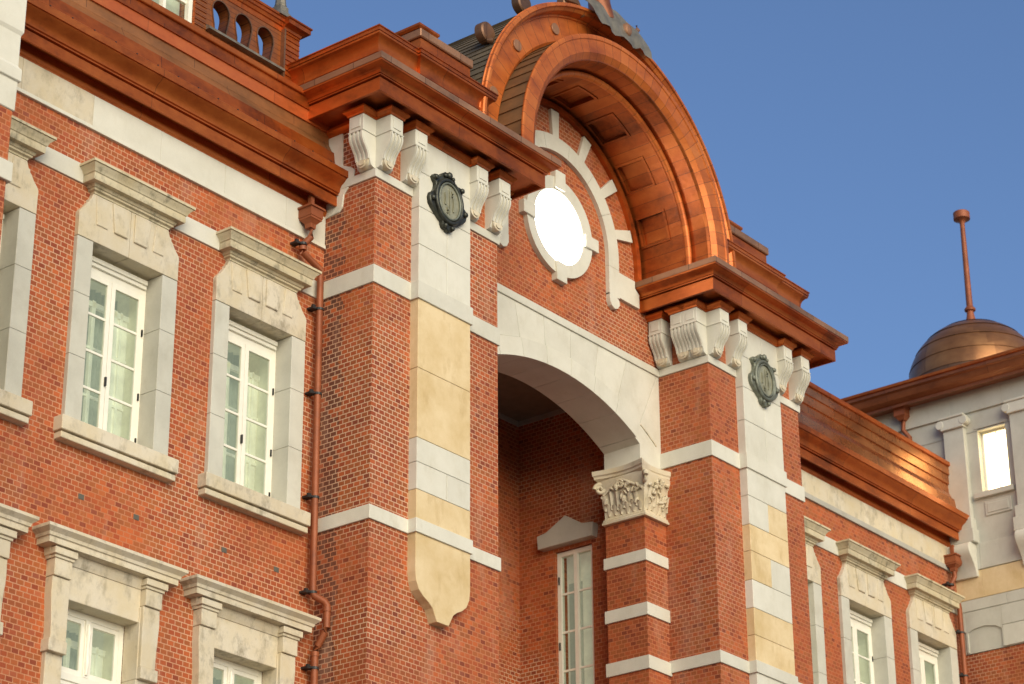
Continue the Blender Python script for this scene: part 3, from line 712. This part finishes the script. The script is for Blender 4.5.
part(barrel(MB(), 2.91, 21.485, 22.2, 5.5, .02), 'hood_cladding', HOODC, hood)
rr_ = part(arc_sweep(MB(), [(2.93, 22.0), (2.98, 21.96), (3.40, 21.96), (3.41, 21.93), (3.44, 21.93), (3.45, 21.87), (3.47, 21.80), (3.52, 21.76), (3.53, 21.73), (3.58, 21.73), (3.60, 21.75), (3.60, 21.80), (3.62, 21.81), (3.615, 21.83), (3.55, 21.85), (3.45, 21.98), (2.93, 22.1)]), 'rear_ring', COPRING, None, 30)
for a in (16, 40, 64, 116, 140, 164):
    x, z = AP(a, 3.19)
    part(MB().loft([[(x+rd*cos(2*pi*k/24), y, z+rd*sin(2*pi*k/24)) for k in range(24)] for rd, y in ((.105, 21.99), (.105, 21.935), (.10, 21.93), (.01, 21.93))]), 'disc', COPDULL, rr_, 30)
rf = part(barrel(MB(), 3.565, 21.84, 29.0, 2.3, .018), 'barrel_roof', SHING)
part(MB().prism([(CX+3.46*cos(radians(a)), ZC+3.46*sin(radians(a))) for a in range(0, 181, 6)]+[(CX-3.46, 20.9), (CX+3.46, 20.9)], 28.6, 29.0), 'gable', COPDARK, rf)
for a in (28, 52, 76, 104, 125.5, 147.5):
    x, z = AP(a, 3.72); t = radians(a)
    d = MB().loft([[(x+rd*cos(2*pi*k/28), y, z+rd*sin(2*pi*k/28)) for k in range(28)] for rd, y in ((.02, 21.985), (.15, 21.98), (.18, 22.0), (.185, 22.02), (.185, 22.14))])
    dd = part(d, 'roof_disc', COPDARK if a > 100 else COPWARM, rf, 30)
    part(MB().tube([(x-.02, 22.0, z-.17), (x+.02, 21.94, z-.19), (x+.05, 21.95, z-.15)], [.045, .06, .03], 8), 'scroll', COPDARK, rf, 50)
    x2, z2 = AP(a, 3.5)
    fx, fz = x-.14*sin(t)*0, z
    part(MB().tube([(x2, 22.07, z2), (x, 22.07, z)], [.09, .06], 10), 'disc_foot', LEAD, rf, 40)
# crest ornament draped over the crown of the hood
orn = MB(); nu, nv = 18, 9; top_, bot_ = [], []
def ornpt(uv, vv, off):                          # u along the crown -1..1, v from back to front
    a = 88.5-14*uv; rad = 3.77+.08*(1-uv*uv)-(.56-.18*max(0, uv)**2-.26*max(0, -uv)**3)*vv**1.1+.02*math.cos(uv*9); y = 21.74-.17*vv**.8+.02*cos(uv*16)*vv
    rad -= .06*abs(sin(uv*5.5))*vv if vv > .8 else 0
    x, z = AP(a, rad+off); return (x, y+off*.3, z)
for off, L in ((0, top_), (-.03, bot_)):
    for j in range(nv):
        for i in range(nu+1): L.append(ornpt(-1+2*i/nu, j/(nv-1), off))
K = (nu+1)*nv; fs = []
for j in range(nv-1):
    for i in range(nu):
        a = j*(nu+1)+i; fs += [(a, a+1, a+nu+2, a+nu+1), (K+a+nu+1, K+a+nu+2, K+a+1, K+a)]
for i in range(nu): fs += [(i+1, i, K+i, K+i+1), ((nv-1)*(nu+1)+i, (nv-1)*(nu+1)+i+1, K+(nv-1)*(nu+1)+i+1, K+(nv-1)*(nu+1)+i)]
for j in range(nv-1): fs += [(j*(nu+1), (j+1)*(nu+1), K+(j+1)*(nu+1), K+j*(nu+1)), ((j+1)*(nu+1)+nu, j*(nu+1)+nu, K+j*(nu+1)+nu, K+(j+1)*(nu+1)+nu)]
oo = part(orn.add(top_+bot_, fs), 'crest_ornament', LEAD, None, 50)
# boss, curl and ball on the ornament
x, z = AP(86, 3.50)
part(MB().loft([[(x+rd*.9*cos(2*pi*k/16), y, z+rd*1.3*sin(2*pi*k/16)) for k in range(16)] for rd, y in ((.02, 21.55), (.08, 21.56), (.11, 21.60), (.12, 21.72))]), 'boss', COPDULL, oo, 40)
part(MB().tube([(31.02, 21.9, 24.86), (31.14, 21.86, 24.93), (31.28, 21.84, 24.95), (31.37, 21.83, 25.03), (31.34, 21.83, 25.11)], [.05, .06, .055, .045, .02], 8), 'curl', COPDULL, oo, 40)
part(MB().tube([(30.35, 21.85, 24.7), (30.3, 21.88, 25.05), (30.3, 21.88, 25.6), (30.3, 21.88, 26.2)], [.22, .20, .16, .05], 16), 'spike', COPWARM, oo, 40)
part(MB().tube([(29.75, 21.85, 24.55), (29.5, 21.8, 24.68), (29.25, 21.8, 24.62), (29.15, 21.8, 24.72)], [.06, .07, .05, .02], 8), 'curl', COPDARK, oo, 40)

# ---- windows
def upper_window(pier_name='window'):
    z0 = 14.13; Z = lambda z: z-z0
    e = empty('window')
    for s in (-1, 1):                            # jambs in three blocks each
        su = MB()
        for a, b in ((14.13, 15.05), (15.05, 15.95), (15.95, 16.77)):
            x0, x1 = sorted((s*.643, s*.925)); su.box(x0, x1, -.07, .26, Z(a)+.002, Z(b)-.002)
        su.build('jamb', GREY, e, None, .005)
    ears = [(.925, 16.775), (.925, 17.02), (.93, 17.06), (.93, 17.12), (.90, 17.17), (.84, 17.23), (.79, 17.31), (.765, 17.33), (.765, 17.37), (.735, 17.38), (.715, 17.43), (.70, 17.475)]
    li = MB()
    for s in (-1, 1): li.prism([(s*.004, Z(16.775)), *[(s*x, Z(z)) for x, z in ears], (s*.004, Z(17.475))], -.075, .26)
    li.build('lintel', AGED, e, None, .005)
    pn = MB()
    for s in (-1, 1):
        pn.prism([(s*.06, Z(17.03)), (s*.30, Z(17.03)), (s*.36, Z(17.46)), (s*.06, Z(17.46))], -.105, 0)
        pn.prism([(s*.42, Z(17.03)), (s*.62, Z(17.03)), (s*.66, Z(17.46)), (s*.46, Z(17.46))], -.092, 0)
    pn.build('keystone', AGED, e, None, .01)
    hp = [(-.2, 17.475), (.01, 17.475), (.015, 17.50), (.05, 17.515), (.05, 17.54), (.07, 17.55), (.085, 17.585), (.16, 17.59), (.165, 17.60), (.165, 17.69), (.18, 17.70), (.20, 17.75), (.235, 17.785), (.24, 17.80), (.26, 17.80), (.26, 17.835), (-.2, 17.87)]
    MB().sweep([(-.69, .1), (-.69, -.075), (.69, -.075), (.69, .1)], [(o, Z(z)) for o, z in hp]).build('hood_moulding', AGEDHOOD, e, 30)
    si = MB().box(-1.04, 1.04, -.17, .27, Z(13.925), Z(14.125)); si.box(-1.02, 1.02, -.14, .1, Z(13.82), Z(13.905)); si.box(-1.0, 1.0, -.10, .1, Z(13.9), Z(13.93))
    si.build('sill', AGED, e, None, .008)
    fr = MB().box(-.643, -.58, .24, .34, 0, Z(16.66)).box(.58, .643, .24, .34, 0, Z(16.66)).box(-.58, .58, .24, .34, Z(16.50), Z(16.66)).box(-.643, .643, .26, .34, 0, .05)
    fr.box(-.643, .60, .17, .24, Z(16.655), Z(16.72)); fr.box(-.64, .61, .2, .24, Z(16.60), Z(16.655))
    fr.build('frame', PAINT, e, None, .004)
    sa = MB()
    for s in (-1, 1):
        a, b = (0.004, .575) if s > 0 else (-.575, -.004)
        sa.box(a, a+.07, .225, .275, .05, Z(16.5)); sa.box(b-.07, b, .225, .275, .05, Z(16.5))
        sa.box(a+.07, b-.07, .225, .275, .05, .15); sa.box(a+.07, b-.07, .225, .275, Z(16.42), Z(16.5))
        for k in (1, 2, 3): z = .15+(Z(16.42)-.15)*(k/4+.012); sa.box(a+.07, b-.07, .235, .265, z-.018, z+.018)
    sa.build('casement', PAINT, e, None, .003)
    MB().box(-.52, -.06, .249, .252, .15, Z(16.42)).box(.06, .52, .249, .252, .15, Z(16.42)).build('glass_pane', GLASS, e)
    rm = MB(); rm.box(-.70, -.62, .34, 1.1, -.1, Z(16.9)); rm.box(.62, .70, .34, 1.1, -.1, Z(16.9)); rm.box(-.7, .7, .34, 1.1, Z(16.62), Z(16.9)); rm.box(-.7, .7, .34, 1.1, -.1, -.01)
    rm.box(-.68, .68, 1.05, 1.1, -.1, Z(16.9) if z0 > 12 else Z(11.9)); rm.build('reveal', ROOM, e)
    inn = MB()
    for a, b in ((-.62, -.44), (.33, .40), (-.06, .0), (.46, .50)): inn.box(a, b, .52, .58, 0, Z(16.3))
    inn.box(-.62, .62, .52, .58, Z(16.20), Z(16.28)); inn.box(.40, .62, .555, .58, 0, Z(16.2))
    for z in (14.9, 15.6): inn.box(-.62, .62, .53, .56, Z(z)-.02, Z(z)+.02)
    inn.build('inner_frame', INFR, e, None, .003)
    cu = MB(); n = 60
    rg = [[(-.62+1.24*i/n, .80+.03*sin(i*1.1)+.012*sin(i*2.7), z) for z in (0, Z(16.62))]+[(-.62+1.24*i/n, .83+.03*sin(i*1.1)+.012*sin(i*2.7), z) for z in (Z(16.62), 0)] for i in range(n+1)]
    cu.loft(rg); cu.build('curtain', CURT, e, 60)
    hg = MB()
    for z in (15.95, 15.0, 14.35): hg.box(.583, .603, .215, .235, Z(z)-.05, Z(z)+.05)
    hg.box(-.035, -.015, .19, .23, Z(14.95), Z(15.08)); hg.build('hinge', IRON, e)
    return e
def lower_window():
    z0 = 9.3; Z = lambda z: z-z0
    e = empty('window')
    for s in (-1, 1):
        su = MB()
        def bx(a, b, *r): x0, x1 = sorted((s*a, s*b)); su.box(x0, x1, *r)
        bx(.622, .90, -.07, .2, 0, Z(10.4)-.002); bx(.622, .90, -.07, .2, Z(10.4)+.002, Z(11.0)); bx(.63, .93, -.15, .02, Z(11.0), Z(11.16))
        su.prism([(s*.635, Z(11.163)), (s*.895, Z(11.163)), (s*.90, Z(11.4)), (s*.93, Z(11.75)), (s*.925, Z(11.97)), (s*.635, Z(11.97))], -.13, .02)
        bx(.622, .88, -.08, .2, Z(11.002), Z(11.96))
        bx(.64, .93, -.16, .02, Z(11.975), Z(12.2))
        bx(.62, .95, -.18, .02, Z(12.2), Z(12.24)); bx(.60, .98, -.21, .02, Z(12.24), Z(12.33))
        su.build('jamb', AGED, e, None, .006)
    MB().box(-.64, .64, -.06, .26, Z(11.755), Z(12.2)).build('lintel', AGED, e, None, .006)
    hp = [(-.2, 12.2), (.0, 12.2), (.02, 12.25), (.04, 12.30), (.04, 12.34), (.17, 12.345), (.17, 12.42), (.19, 12.43), (.20, 12.47), (.235, 12.50), (.26, 12.52), (.26, 12.56), (-.2, 12.60)]
    MB().sweep([(-.95, .1), (-.95, -.07), (.95, -.07), (.95, .1)], [(o, Z(z)) for o, z in hp]).build('hood_moulding', AGED, e, 30)
    MB().box(-1.05, 1.05, -.17, .27, -.1, .02).build('sill', AGED, e, None, .008)
    fr = MB().box(-.622, -.55, .20, .30, .02, Z(11.755)).box(.55, .622, .20, .30, .02, Z(11.755)).box(-.55, .55, .20, .30, Z(11.67), Z(11.755)).box(-.55, .55, .19, .30, Z(10.82), Z(10.92)).box(-.04, .04, .185, .29, Z(10.92), Z(11.67))
    fr.tube([(0, .18, Z(10.95)), (0, .175, Z(11.1)), (0, .18, Z(11.3)), (0, .175, Z(11.5)), (0, .18, Z(11.62))], [.02, .035, .022, .035, .02], 8)
    fr.build('frame', PAINT, e, None, .004)
    sa = MB()
    for s in (-1, 1):
        a, b = (.04, .55) if s > 0 else (-.55, -.04)
        for z_0, z_1 in ((10.92, 11.67), (9.34, 10.82)):
            sa.box(a, a+.06, .21, .26, Z(z_0), Z(z_1)); sa.box(b-.06, b, .21, .26, Z(z_0), Z(z_1)); sa.box(a+.06, b-.06, .21, .26, Z(z_0), Z(z_0)+.07); sa.box(a+.06, b-.06, .21, .26, Z(z_1)-.06, Z(z_1))
        sa.box(a, b, .22, .25, Z(10.05), Z(10.09))
    sa.build('casement', PAINT, e, None, .003)
    MB().box(-.5, -.05, .234, .237, .1, Z(11.6)).box(.05, .5, .234, .237, .1, Z(11.6)).build('glass_pane', GLASS, e)
    rm = MB(); rm.box(-.68, -.6, .30, 1.1, -.1, Z(11.9)); rm.box(.6, .68, .30, 1.1, -.1, Z(11.9)); rm.box(-.68, .68, .30, 1.1, Z(11.7), Z(11.9)); rm.box(-.68, .68, .3, 1.1, -.1, .02)
    rm.box(-.68, .68, 1.05, 1.1, -.1, Z(16.9) if z0 > 12 else Z(11.9)); rm.build('reveal', ROOM, e)
    inn = MB()
    for a, b in ((-.6, -.42), (.30, .37), (-.06, .0), (.44, .48)): inn.box(a, b, .50, .56, 0, Z(11.5))
    inn.box(-.6, .6, .50, .56, Z(11.40), Z(11.48)); inn.box(.37, .6, .535, .56, 0, Z(11.42)); inn.build('inner_frame', INFR, e, None, .003)
    cu = MB(); n = 60
    cu.loft([[(-.6+1.2*i/n, .78+.03*sin(i*1.1), z) for z in (0, Z(11.7))]+[(-.6+1.2*i/n, .81+.03*sin(i*1.1), z) for z in (Z(11.7), 0)] for i in range(n+1)])
    cu.build('curtain', CURT, e, 60)
    return e
uw, lw = upper_window(), lower_window()
def place(proto, xs, z):
    for i, x in enumerate(xs):
        o = proto if proto.parent is None else copy_part(proto, B, (0, 0, 0))
        o.parent = B; o.location = Vector((x, W, z))-B_OFF
place(uw, UP[1:]+UPR, 14.13); place(lw, LOW[1:]+LOWR, 9.3)

# ---- drainpipes of the wings
def drain(path, hop, jogs, brks):
    p = part(MB().tube(path, .052, 14), 'drainpipe', PIPE, None, 50)
    hx, hy, hz = hop
    h = MB()
    def rc(z, w): return [(hx-w, hy-w, z), (hx+w, hy-w, z), (hx+w, hy+w, z), (hx-w, hy+w, z)]
    h.loft([rc(z, w) for z, w in ((hz-.20, .055), (hz-.13, .06), (hz-.08, .105), (hz-.07, .12), (hz-.04, .12), (hz-.035, .13), (hz+.10, .13), (hz+.105, .155), (hz+.135, .155), (hz+.14, .06))])
    h.box(hx-.035, hx+.035, hy-.035, hy+.035, hz+.13, hz+.36)
    part(h, 'hopper', PIPE, p)
    for (x, y, z) in jogs:
        part(MB().tube([(x, y, z-.03), (x, y, z+.03)], .06, 14), 'collar', PIPE, p, 40)
    for (x, y, z) in brks:
        part(MB().tube([(x, y, z-.018), (x, y, z+.018)], .063, 14).box(x-.14, x-.03, y-.015, y+.13, z-.014, z+.014).box(x-.16, x-.11, y-.02, y+.02, z-.03, z+.03), 'bracket', IRON, p)
yy = 22.87
drain([(24.20, yy-.05, 18.62), (24.20, yy-.03, 18.42), (24.07, yy, 18.26), (24.07, yy, 18.14), (24.46, yy-.02, 17.98), (24.47, yy, 17.86), (24.48, yy, 15.0), (24.49, yy, 12.98), (24.50, yy-.03, 12.93), (24.59, yy-.15, 12.84), (24.60, yy-.18, 12.78), (24.60, yy-.18, 12.46), (24.60, yy-.15, 12.40), (24.58, yy-.04, 12.22), (24.57, yy, 12.14), (24.57, yy, 9.0), (24.57, yy, 0)],
      (24.19, 22.84, 18.76), [(24.07, yy, 18.2), (24.60, yy-.18, 12.72), (24.57, yy, 12.10)], [(24.07, yy, 18.27), (24.47, yy, 17.35), (24.48, yy, 16.0), (24.49, yy, 14.4), (24.49, yy, 12.98), (24.57, yy, 11.9)])
drain([(43.42, yy-.05, 18.42), (43.42, yy-.03, 18.28), (43.30, yy, 18.10), (43.30, yy, 17.97), (43.56, yy, 17.78), (43.58, yy, 17.68), (43.58, yy, 16.0), (43.58, yy, 0)],
      (43.42, 22.84, 18.6), [(43.30, yy, 18.0)], [(43.30, yy, 18.09), (43.58, yy, 17.15), (43.58, yy, 16.25)])
vb = MB()
for x in (20.24, 21.21, 22.85, 23.88): part(MB().box(x-.05, x+.05, W-.006, W+.1, 13.15, 13.225), 'vent', VENT, bevel=.004)

# ---- balustrade and dormer on the left roof
YB = 23.7
def keyhole(cx_, z0, zt, w):
    rr0 = w/2; n = 14
    L = [(cx_-w*.34, z0), (cx_-w*.36, z0+.08), (cx_-w*.44, z0+.2), (cx_-w*.5, z0+.32)]
    A = [(cx_+rr0*cos(pi-pi*i/n), zt-rr0+rr0*sin(pi-pi*i/n)) for i in range(n+1)]
    Rr = [(2*cx_-x, z) for x, z in reversed(L)]
    return L+A+Rr
bal = MB(); cs = [22.97, 23.46, 23.945]
zb0, zt0 = 21.3, 22.34
edges = [22.62]+[(a+b)/2 for a, b in zip(cs[:-1], cs[1:])]+[24.30]
for cx_, a, b in zip(cs, edges[:-1], edges[1:]):
    kh = keyhole(cx_, 21.70, 22.235, .35); n = len(kh)
    m0 = kh[:n//2+1]; m1 = kh[n//2:]
    top = kh[n//2]
    bal.prism([(a, 21.70)]+m0+[(top[0], zt0), (a, zt0)], YB, YB+.2)
    bal.prism([top]+m1[1:]+[(b, 21.70), (b, zt0), (top[0], zt0)], YB, YB+.2)
bal.box(22.66, 24.32, YB-.0, YB+.2, 20.9, 21.70)
bl = part(bal, 'balustrade', COPLAP)
part(MB().prism([(YB-.10, 21.60), (YB-.10, 21.64), (YB+.02, 21.72), (YB+.02, 21.60)], 22.66, 24.32, 'x'), 'ledge', LEAD, bl)
lapm = MB()
z = 21.66
for k in range(10):                               # lap lines of the cladding on the end post and the flank panel
    pass
post = MB()
for k in range(16):
    z = 20.95+k*.092
    post.prism([(YB-.05, z), (YB-.035, z+.09), (YB+.42, z+.09), (YB+.42, z)], 24.33, 24.68, 'x')
part(post, 'end_post', COPPER, bl)
part(MB().box(24.30, 24.335, YB-.08, YB+.1, 21.3, 22.38), 'corner_seam', COPDARK, bl)
pan = MB()
for k in range(16):
    z = 20.95+k*.092
    pan.prism([(YB-.03, z), (YB-.015, z+.09), (YB+.42, z+.09), (YB+.42, z)], 22.42, 22.66, 'x')
part(pan, 'side_panel', COPLAP, bl)
for cx_ in cs:                                   # raised rim of each opening
    kh = keyhole(cx_, 21.70, 22.235, .35); ko = keyhole(cx_, 21.70, 22.255, .39)
    part(MB().prism(ko+list(reversed(kh)), YB-.02, YB+.02), 'opening_rim', COPDARK, bl)
part(MB().sweep([(22.3, YB), (24.32, YB)], [(-.22, 22.341), (.01, 22.341), (.01, 22.43), (.03, 22.44), (.05, 22.49), (.07, 22.50), (.07, 22.55), (.09, 22.56), (.09, 22.60), (-.22, 22.64)]), 'rail', COPPER, bl)
part(MB().sweep([(24.30, YB-.05), (24.68, YB-.05), (24.68, YB+.42)], [(-.30, 22.38), (.01, 22.38), (.02, 22.42), (.06, 22.44), (.12, 22.455), (.12, 22.53), (.14, 22.54), (.14, 22.565), (-.30, 22.66)]), 'post_cap', COPPER, bl)
fn = MB(); fx, fy = 24.42, YB+.15
fn.loft([[(fx-w, fy-w, z), (fx+w, fy-w, z), (fx+w, fy+w, z), (fx-w, fy+w, z)] for z, w in ((22.58, .27), (22.62, .26), (22.72, .15), (22.82, .09), (22.90, .09))])
fn.loft([[(fx+w*cos(2*pi*k/8), fy+w*sin(2*pi*k/8), z) for k in range(8)] for z, w in ((22.9, .09), (22.93, .10), (22.96, .09), (23.3, .06), (24.0, .03), (24.1, .07), (24.2, .01))])
part(fn, 'finial', LEAD, bl)
dw = part(MB().box(20.9, 22.42, YB, YB+3, 20.9, 21.58).box(22.405, 22.42, YB, YB+3, 21.58, 23.6).box(20.0, 20.9, YB, YB+3, 20.9, 23.6).box(20.9, 22.405, YB, YB+3, 22.9, 23.6), 'dormer', COPLAP)
wf = MB()
for a, b in ((20.9, 20.98), (21.32, 21.36), (21.80, 21.86), (22.32, 22.40)): wf.box(a, b, YB+.02, YB+.10, 21.58, 22.9)
for z in (21.58, 21.92, 22.35, 22.84): wf.box(20.9, 22.4, YB+.07, YB+.13, z, z+.045)
part(wf, 'dormer_frame', PAINT, dw)
part(MB().box(20.9, 22.4, YB+.095, YB+.1, 21.58, 22.9), 'glass_pane', GLASS, dw)
part(MB().box(20.9, 22.4, YB+.3, YB+.35, 21.2, 22.9), 'curtain', ROOM, dw)
# solid core of the central bay roof
part(MB().box(24.8, 36.2, 24.3, 31, 20.5, 21.2), 'roof_deck', COPDARK)

# ================================================================== stone building at the right
S = empty('stone_building', (43.8, 23, 0))
S['label'] = 'grey stone building with one lit window, a copper dome and a brick base, right edge'
S['category'] = 'building'
S_OFF = Vector((43.8, 23, 0))
def spart(mb, name, mat, parent=None, smooth=None, bevel=0, label=None):
    o = mb.build(name, mat, None, smooth, bevel)
    p = parent or S
    o.parent = p; o.matrix_parent_inverse = (Matrix.Translation(-S_OFF) if p is S else parent_world(p).inverted())
    if label: o['label'] = label
    return o
XW = 43.8
Y0, Y1 = 18.0, 29.0
body = grid_wall(MB(), Y0, Y1, 16.75, 22.4, XW, XW+5, [(21.60, 22.24, 20.07, 21.48)], 'x')
# the back of the lit opening stays closed by the blind below
sbw = spart(body, 'wall', GREY)
spart(MB().box(XW+.02, XW+5, Y0, Y1, 0, 16.74), 'base_wall', BRICK2)
# ashlar courses: slightly raised blocks with joints
def course(z0, z1, o, m, y0=Y0, y1=Y1, blk=1.1, off=0):
    y = y0+off-blk
    while y < y1:
        a, b = max(y, y0), min(y+blk, y1)
        if b-a > .05: spart(MB().box(XW-o, XW+.1, a+.002, b-.002, z0+.003, z1-.003), 'stone_block', m, sbw, bevel=.004)
        y += blk
course(17.86, 18.445, .03, YELLOW); course(18.45, 19.0, .05, GREY); course(17.62, 17.855, .035, GREY, blk=1.3); course(17.2, 17.615, .035, GREY, y1=22.05)
course(17.2, 17.615, .035, GREY, y0=22.87)
course(16.76, 17.195, .035, WHITE, y0=18, y1=22.05)
niche = [(22.07, 16.75), (22.83, 16.75), (22.83, 17.18), (22.7, 17.24), (22.45, 17.27), (22.2, 17.22), (22.07, 17.14)]
spart(MB().prism([(22.05, 16.77), (22.05, 17.61), (22.87, 17.61), (22.87, 16.77), (22.83, 16.77), (22.83, 17.18), (22.7, 17.24), (22.45, 17.27), (22.2, 17.22), (22.07, 17.14), (22.07, 16.77)], XW-.032, XW+.05, 'x'), 'niche_head', GREY, sbw)
course(21.88, 22.45, .05, GREY, blk=1.2)
spart(MB().sweep([(XW, Y1), (XW, Y0)], [(-.1, 21.855), (.07, 21.855), (.07, 21.885), (-.1, 21.885)]), 'string_moulding', GREY, sbw) if False else None
spart(MB().box(XW-.012, XW+.1, Y0, Y1, 21.44, 21.46), 'joint_line', OLD, sbw)
# cornice of copper
sc = spart(MB().sweep([(XW, Y1), (XW, Y0)][::1], [(-.3, 22.42), (.35, 22.30), (.37, 22.30), (.37, 22.36), (.5, 22.42), (.52, 22.47), (.54, 22.55), (.60, 22.58), (.60, 22.74), (-.3, 22.95)]), 'cornice', COPWARM, None, 30)
spart(MB().sweep([(XW, Y1), (XW, Y0)], [(.55, 22.63), (.64, 22.66), (.64, 22.715), (.5, 22.78)]), 'gutter', COPPER, sc)
# pilasters
for y0 in (22.49, 20.95):
    y1 = y0+.47
    pl = spart(MB().box(XW-.13, XW+.05, y0, y1, 19.55, 21.56), 'pilaster', GREY, None, None, .006)
    spart(MB().box(XW-.19, XW+.05, y0-.03, y1+.03, 21.565, 21.80).box(XW-.22, XW+.05, y0-.06, y1+.06, 21.80, 21.85), 'capital', WHITE, pl, None, .01)
    for yc in (y0-.04, y1+.04): vo = MB().loft([[(x, yc+.095*cos(2*pi*k/20), 21.70+.095*sin(2*pi*k/20)) for k in range(20)] for x in (XW-.2, XW-.02)]); spart(vo, 'volute', WHITE, pl, 40, .01)
    pe = MB().box(XW-.2, XW+.05, y0-.05, y1+.05, 19.3, 19.55).box(XW-.24, XW+.05, y0-.09, y1+.09, 19.0, 19.3)
    spart(pe, 'pedestal', GREY, pl, None, .015)
    cs_ = [(XW+.05, 18.30), (XW-.10, 18.30), (XW-.11, 18.36), (XW-.14, 18.46), (XW-.19, 18.55), (XW-.26, 18.64), (XW-.33, 18.73), (XW-.37, 18.82), (XW-.365, 18.90), (XW-.33, 18.96), (XW-.27, 18.995), (XW+.05, 18.995)]
    spart(MB().prism(cs_, y0-.02, y1+.02, 'y'), 'console', WHITE, pl, 40, .01)
# window, sill, panel
wn = spart(MB().box(XW-.014, XW+.02, 21.53, 22.31, 21.485, 21.56), 'window', GREY, None, None, .004)
spart(MB().box(XW-.09, XW+.2, 21.50, 22.40, 19.95, 20.068), 'sill', GREY, wn, None, .008)
lf = MB().box(XW+.16, XW+.22, 21.60, 21.63, 20.07, 21.48).box(XW+.16, XW+.22, 22.19, 22.24, 20.07, 21.48).box(XW+.16, XW+.22, 21.65, 22.19, 21.40, 21.48).box(XW+.19, XW+.21, 21.91, 21.93, 20.07, 21.4).box(XW+.16, XW+.22, 21.65, 22.19, 20.07, 20.13)
spart(lf, 'frame', PAINT, wn)
spart(MB().box(XW+.30, XW+.34, 21.58, 22.26, 20.05, 21.5), 'lit_blind', LITWIN, wn)
spart(MB().box(XW-.03, XW+.1, 21.60, 22.20, 19.55, 19.86).box(XW-.045, XW+.1, 21.66, 22.14, 19.60, 19.81), 'panel', GREY, None, None, .01)
# dome
dx, dy, dz, R = 46.5, 23.515, 23.70, 1.5
prof = [(R+.1, dz-1.4), (R+.1, dz-.02), (R+.02, dz)]
dm = spart(MB().lathe([(1.55, 22.6), (1.55, dz-.1), (1.5, dz-.1), (1.5, dz)], dx, dy, 64), 'dome_drum', COPDARK, None, 30)
bands = [0, 14, 30, 46, 62, 78, 90]
dmb = MB()
for a, b in zip(bands[:-1], bands[1:]):
    ra = [(R+.012)*1 if k == 0 else R for k in range(5)]
    pr = [((R+.014*(1-k/6))*cos(radians(a+(b-a)*k/6)), dz+(R+.014*(1-k/6))*sin(radians(a+(b-a)*k/6))) for k in range(7)]
    pr = [(max(.02, p), q_) for p, q_ in pr]
    dmb.lathe(pr, dx, dy, 64)
COPDOME = mat_copper('dome copper', c_dark=(.13, .06, .025), c_mid=(.28, .12, .045), c_hi=(.42, .20, .075), period=4, rough=.36, metal=.6, bmp=.2, grain=5)
spart(dmb, 'dome', COPDOME, None, 25)
fn = MB().lathe([(.13, dz+1.47), (.14, dz+1.50), (.13, dz+1.56), (.09, dz+1.72), (.075, dz+1.84), (.12, dz+1.86), (.13, dz+1.90), (.10, dz+1.94), (.075, dz+1.97), (.055, dz+4.05), (.07, dz+4.1), (.10, dz+4.14), (.19, dz+4.17), (.19, dz+4.33), (.17, dz+4.35)], dx, dy, 20)
spart(fn, 'dome_pole', PIPE, None, 35)
# drainpipe of the stone building
dp = spart(MB().tube([(XW-.1, 23.88, 22.12), (XW-.1, 23.9, 21.86), (XW-.1, 23.76, 21.66), (XW-.1, 23.76, 21.2), (XW-.1, 23.76, 20.6)], .05, 12), 'drainpipe', PIPE, None, 50)
h = MB(); hx, hy, hz = XW-.14, 23.88, 22.25
h.loft([[(hx-w, hy-w, z), (hx+w, hy-w, z), (hx+w, hy+w, z), (hx-w, hy+w, z)] for z, w in ((22.06, .06), (22.12, .10), (22.15, .13), (22.30, .13), (22.31, .16), (22.34, .16), (22.35, .05), (22.55, .04))])
spart(h, 'hopper', PIPE, dp)
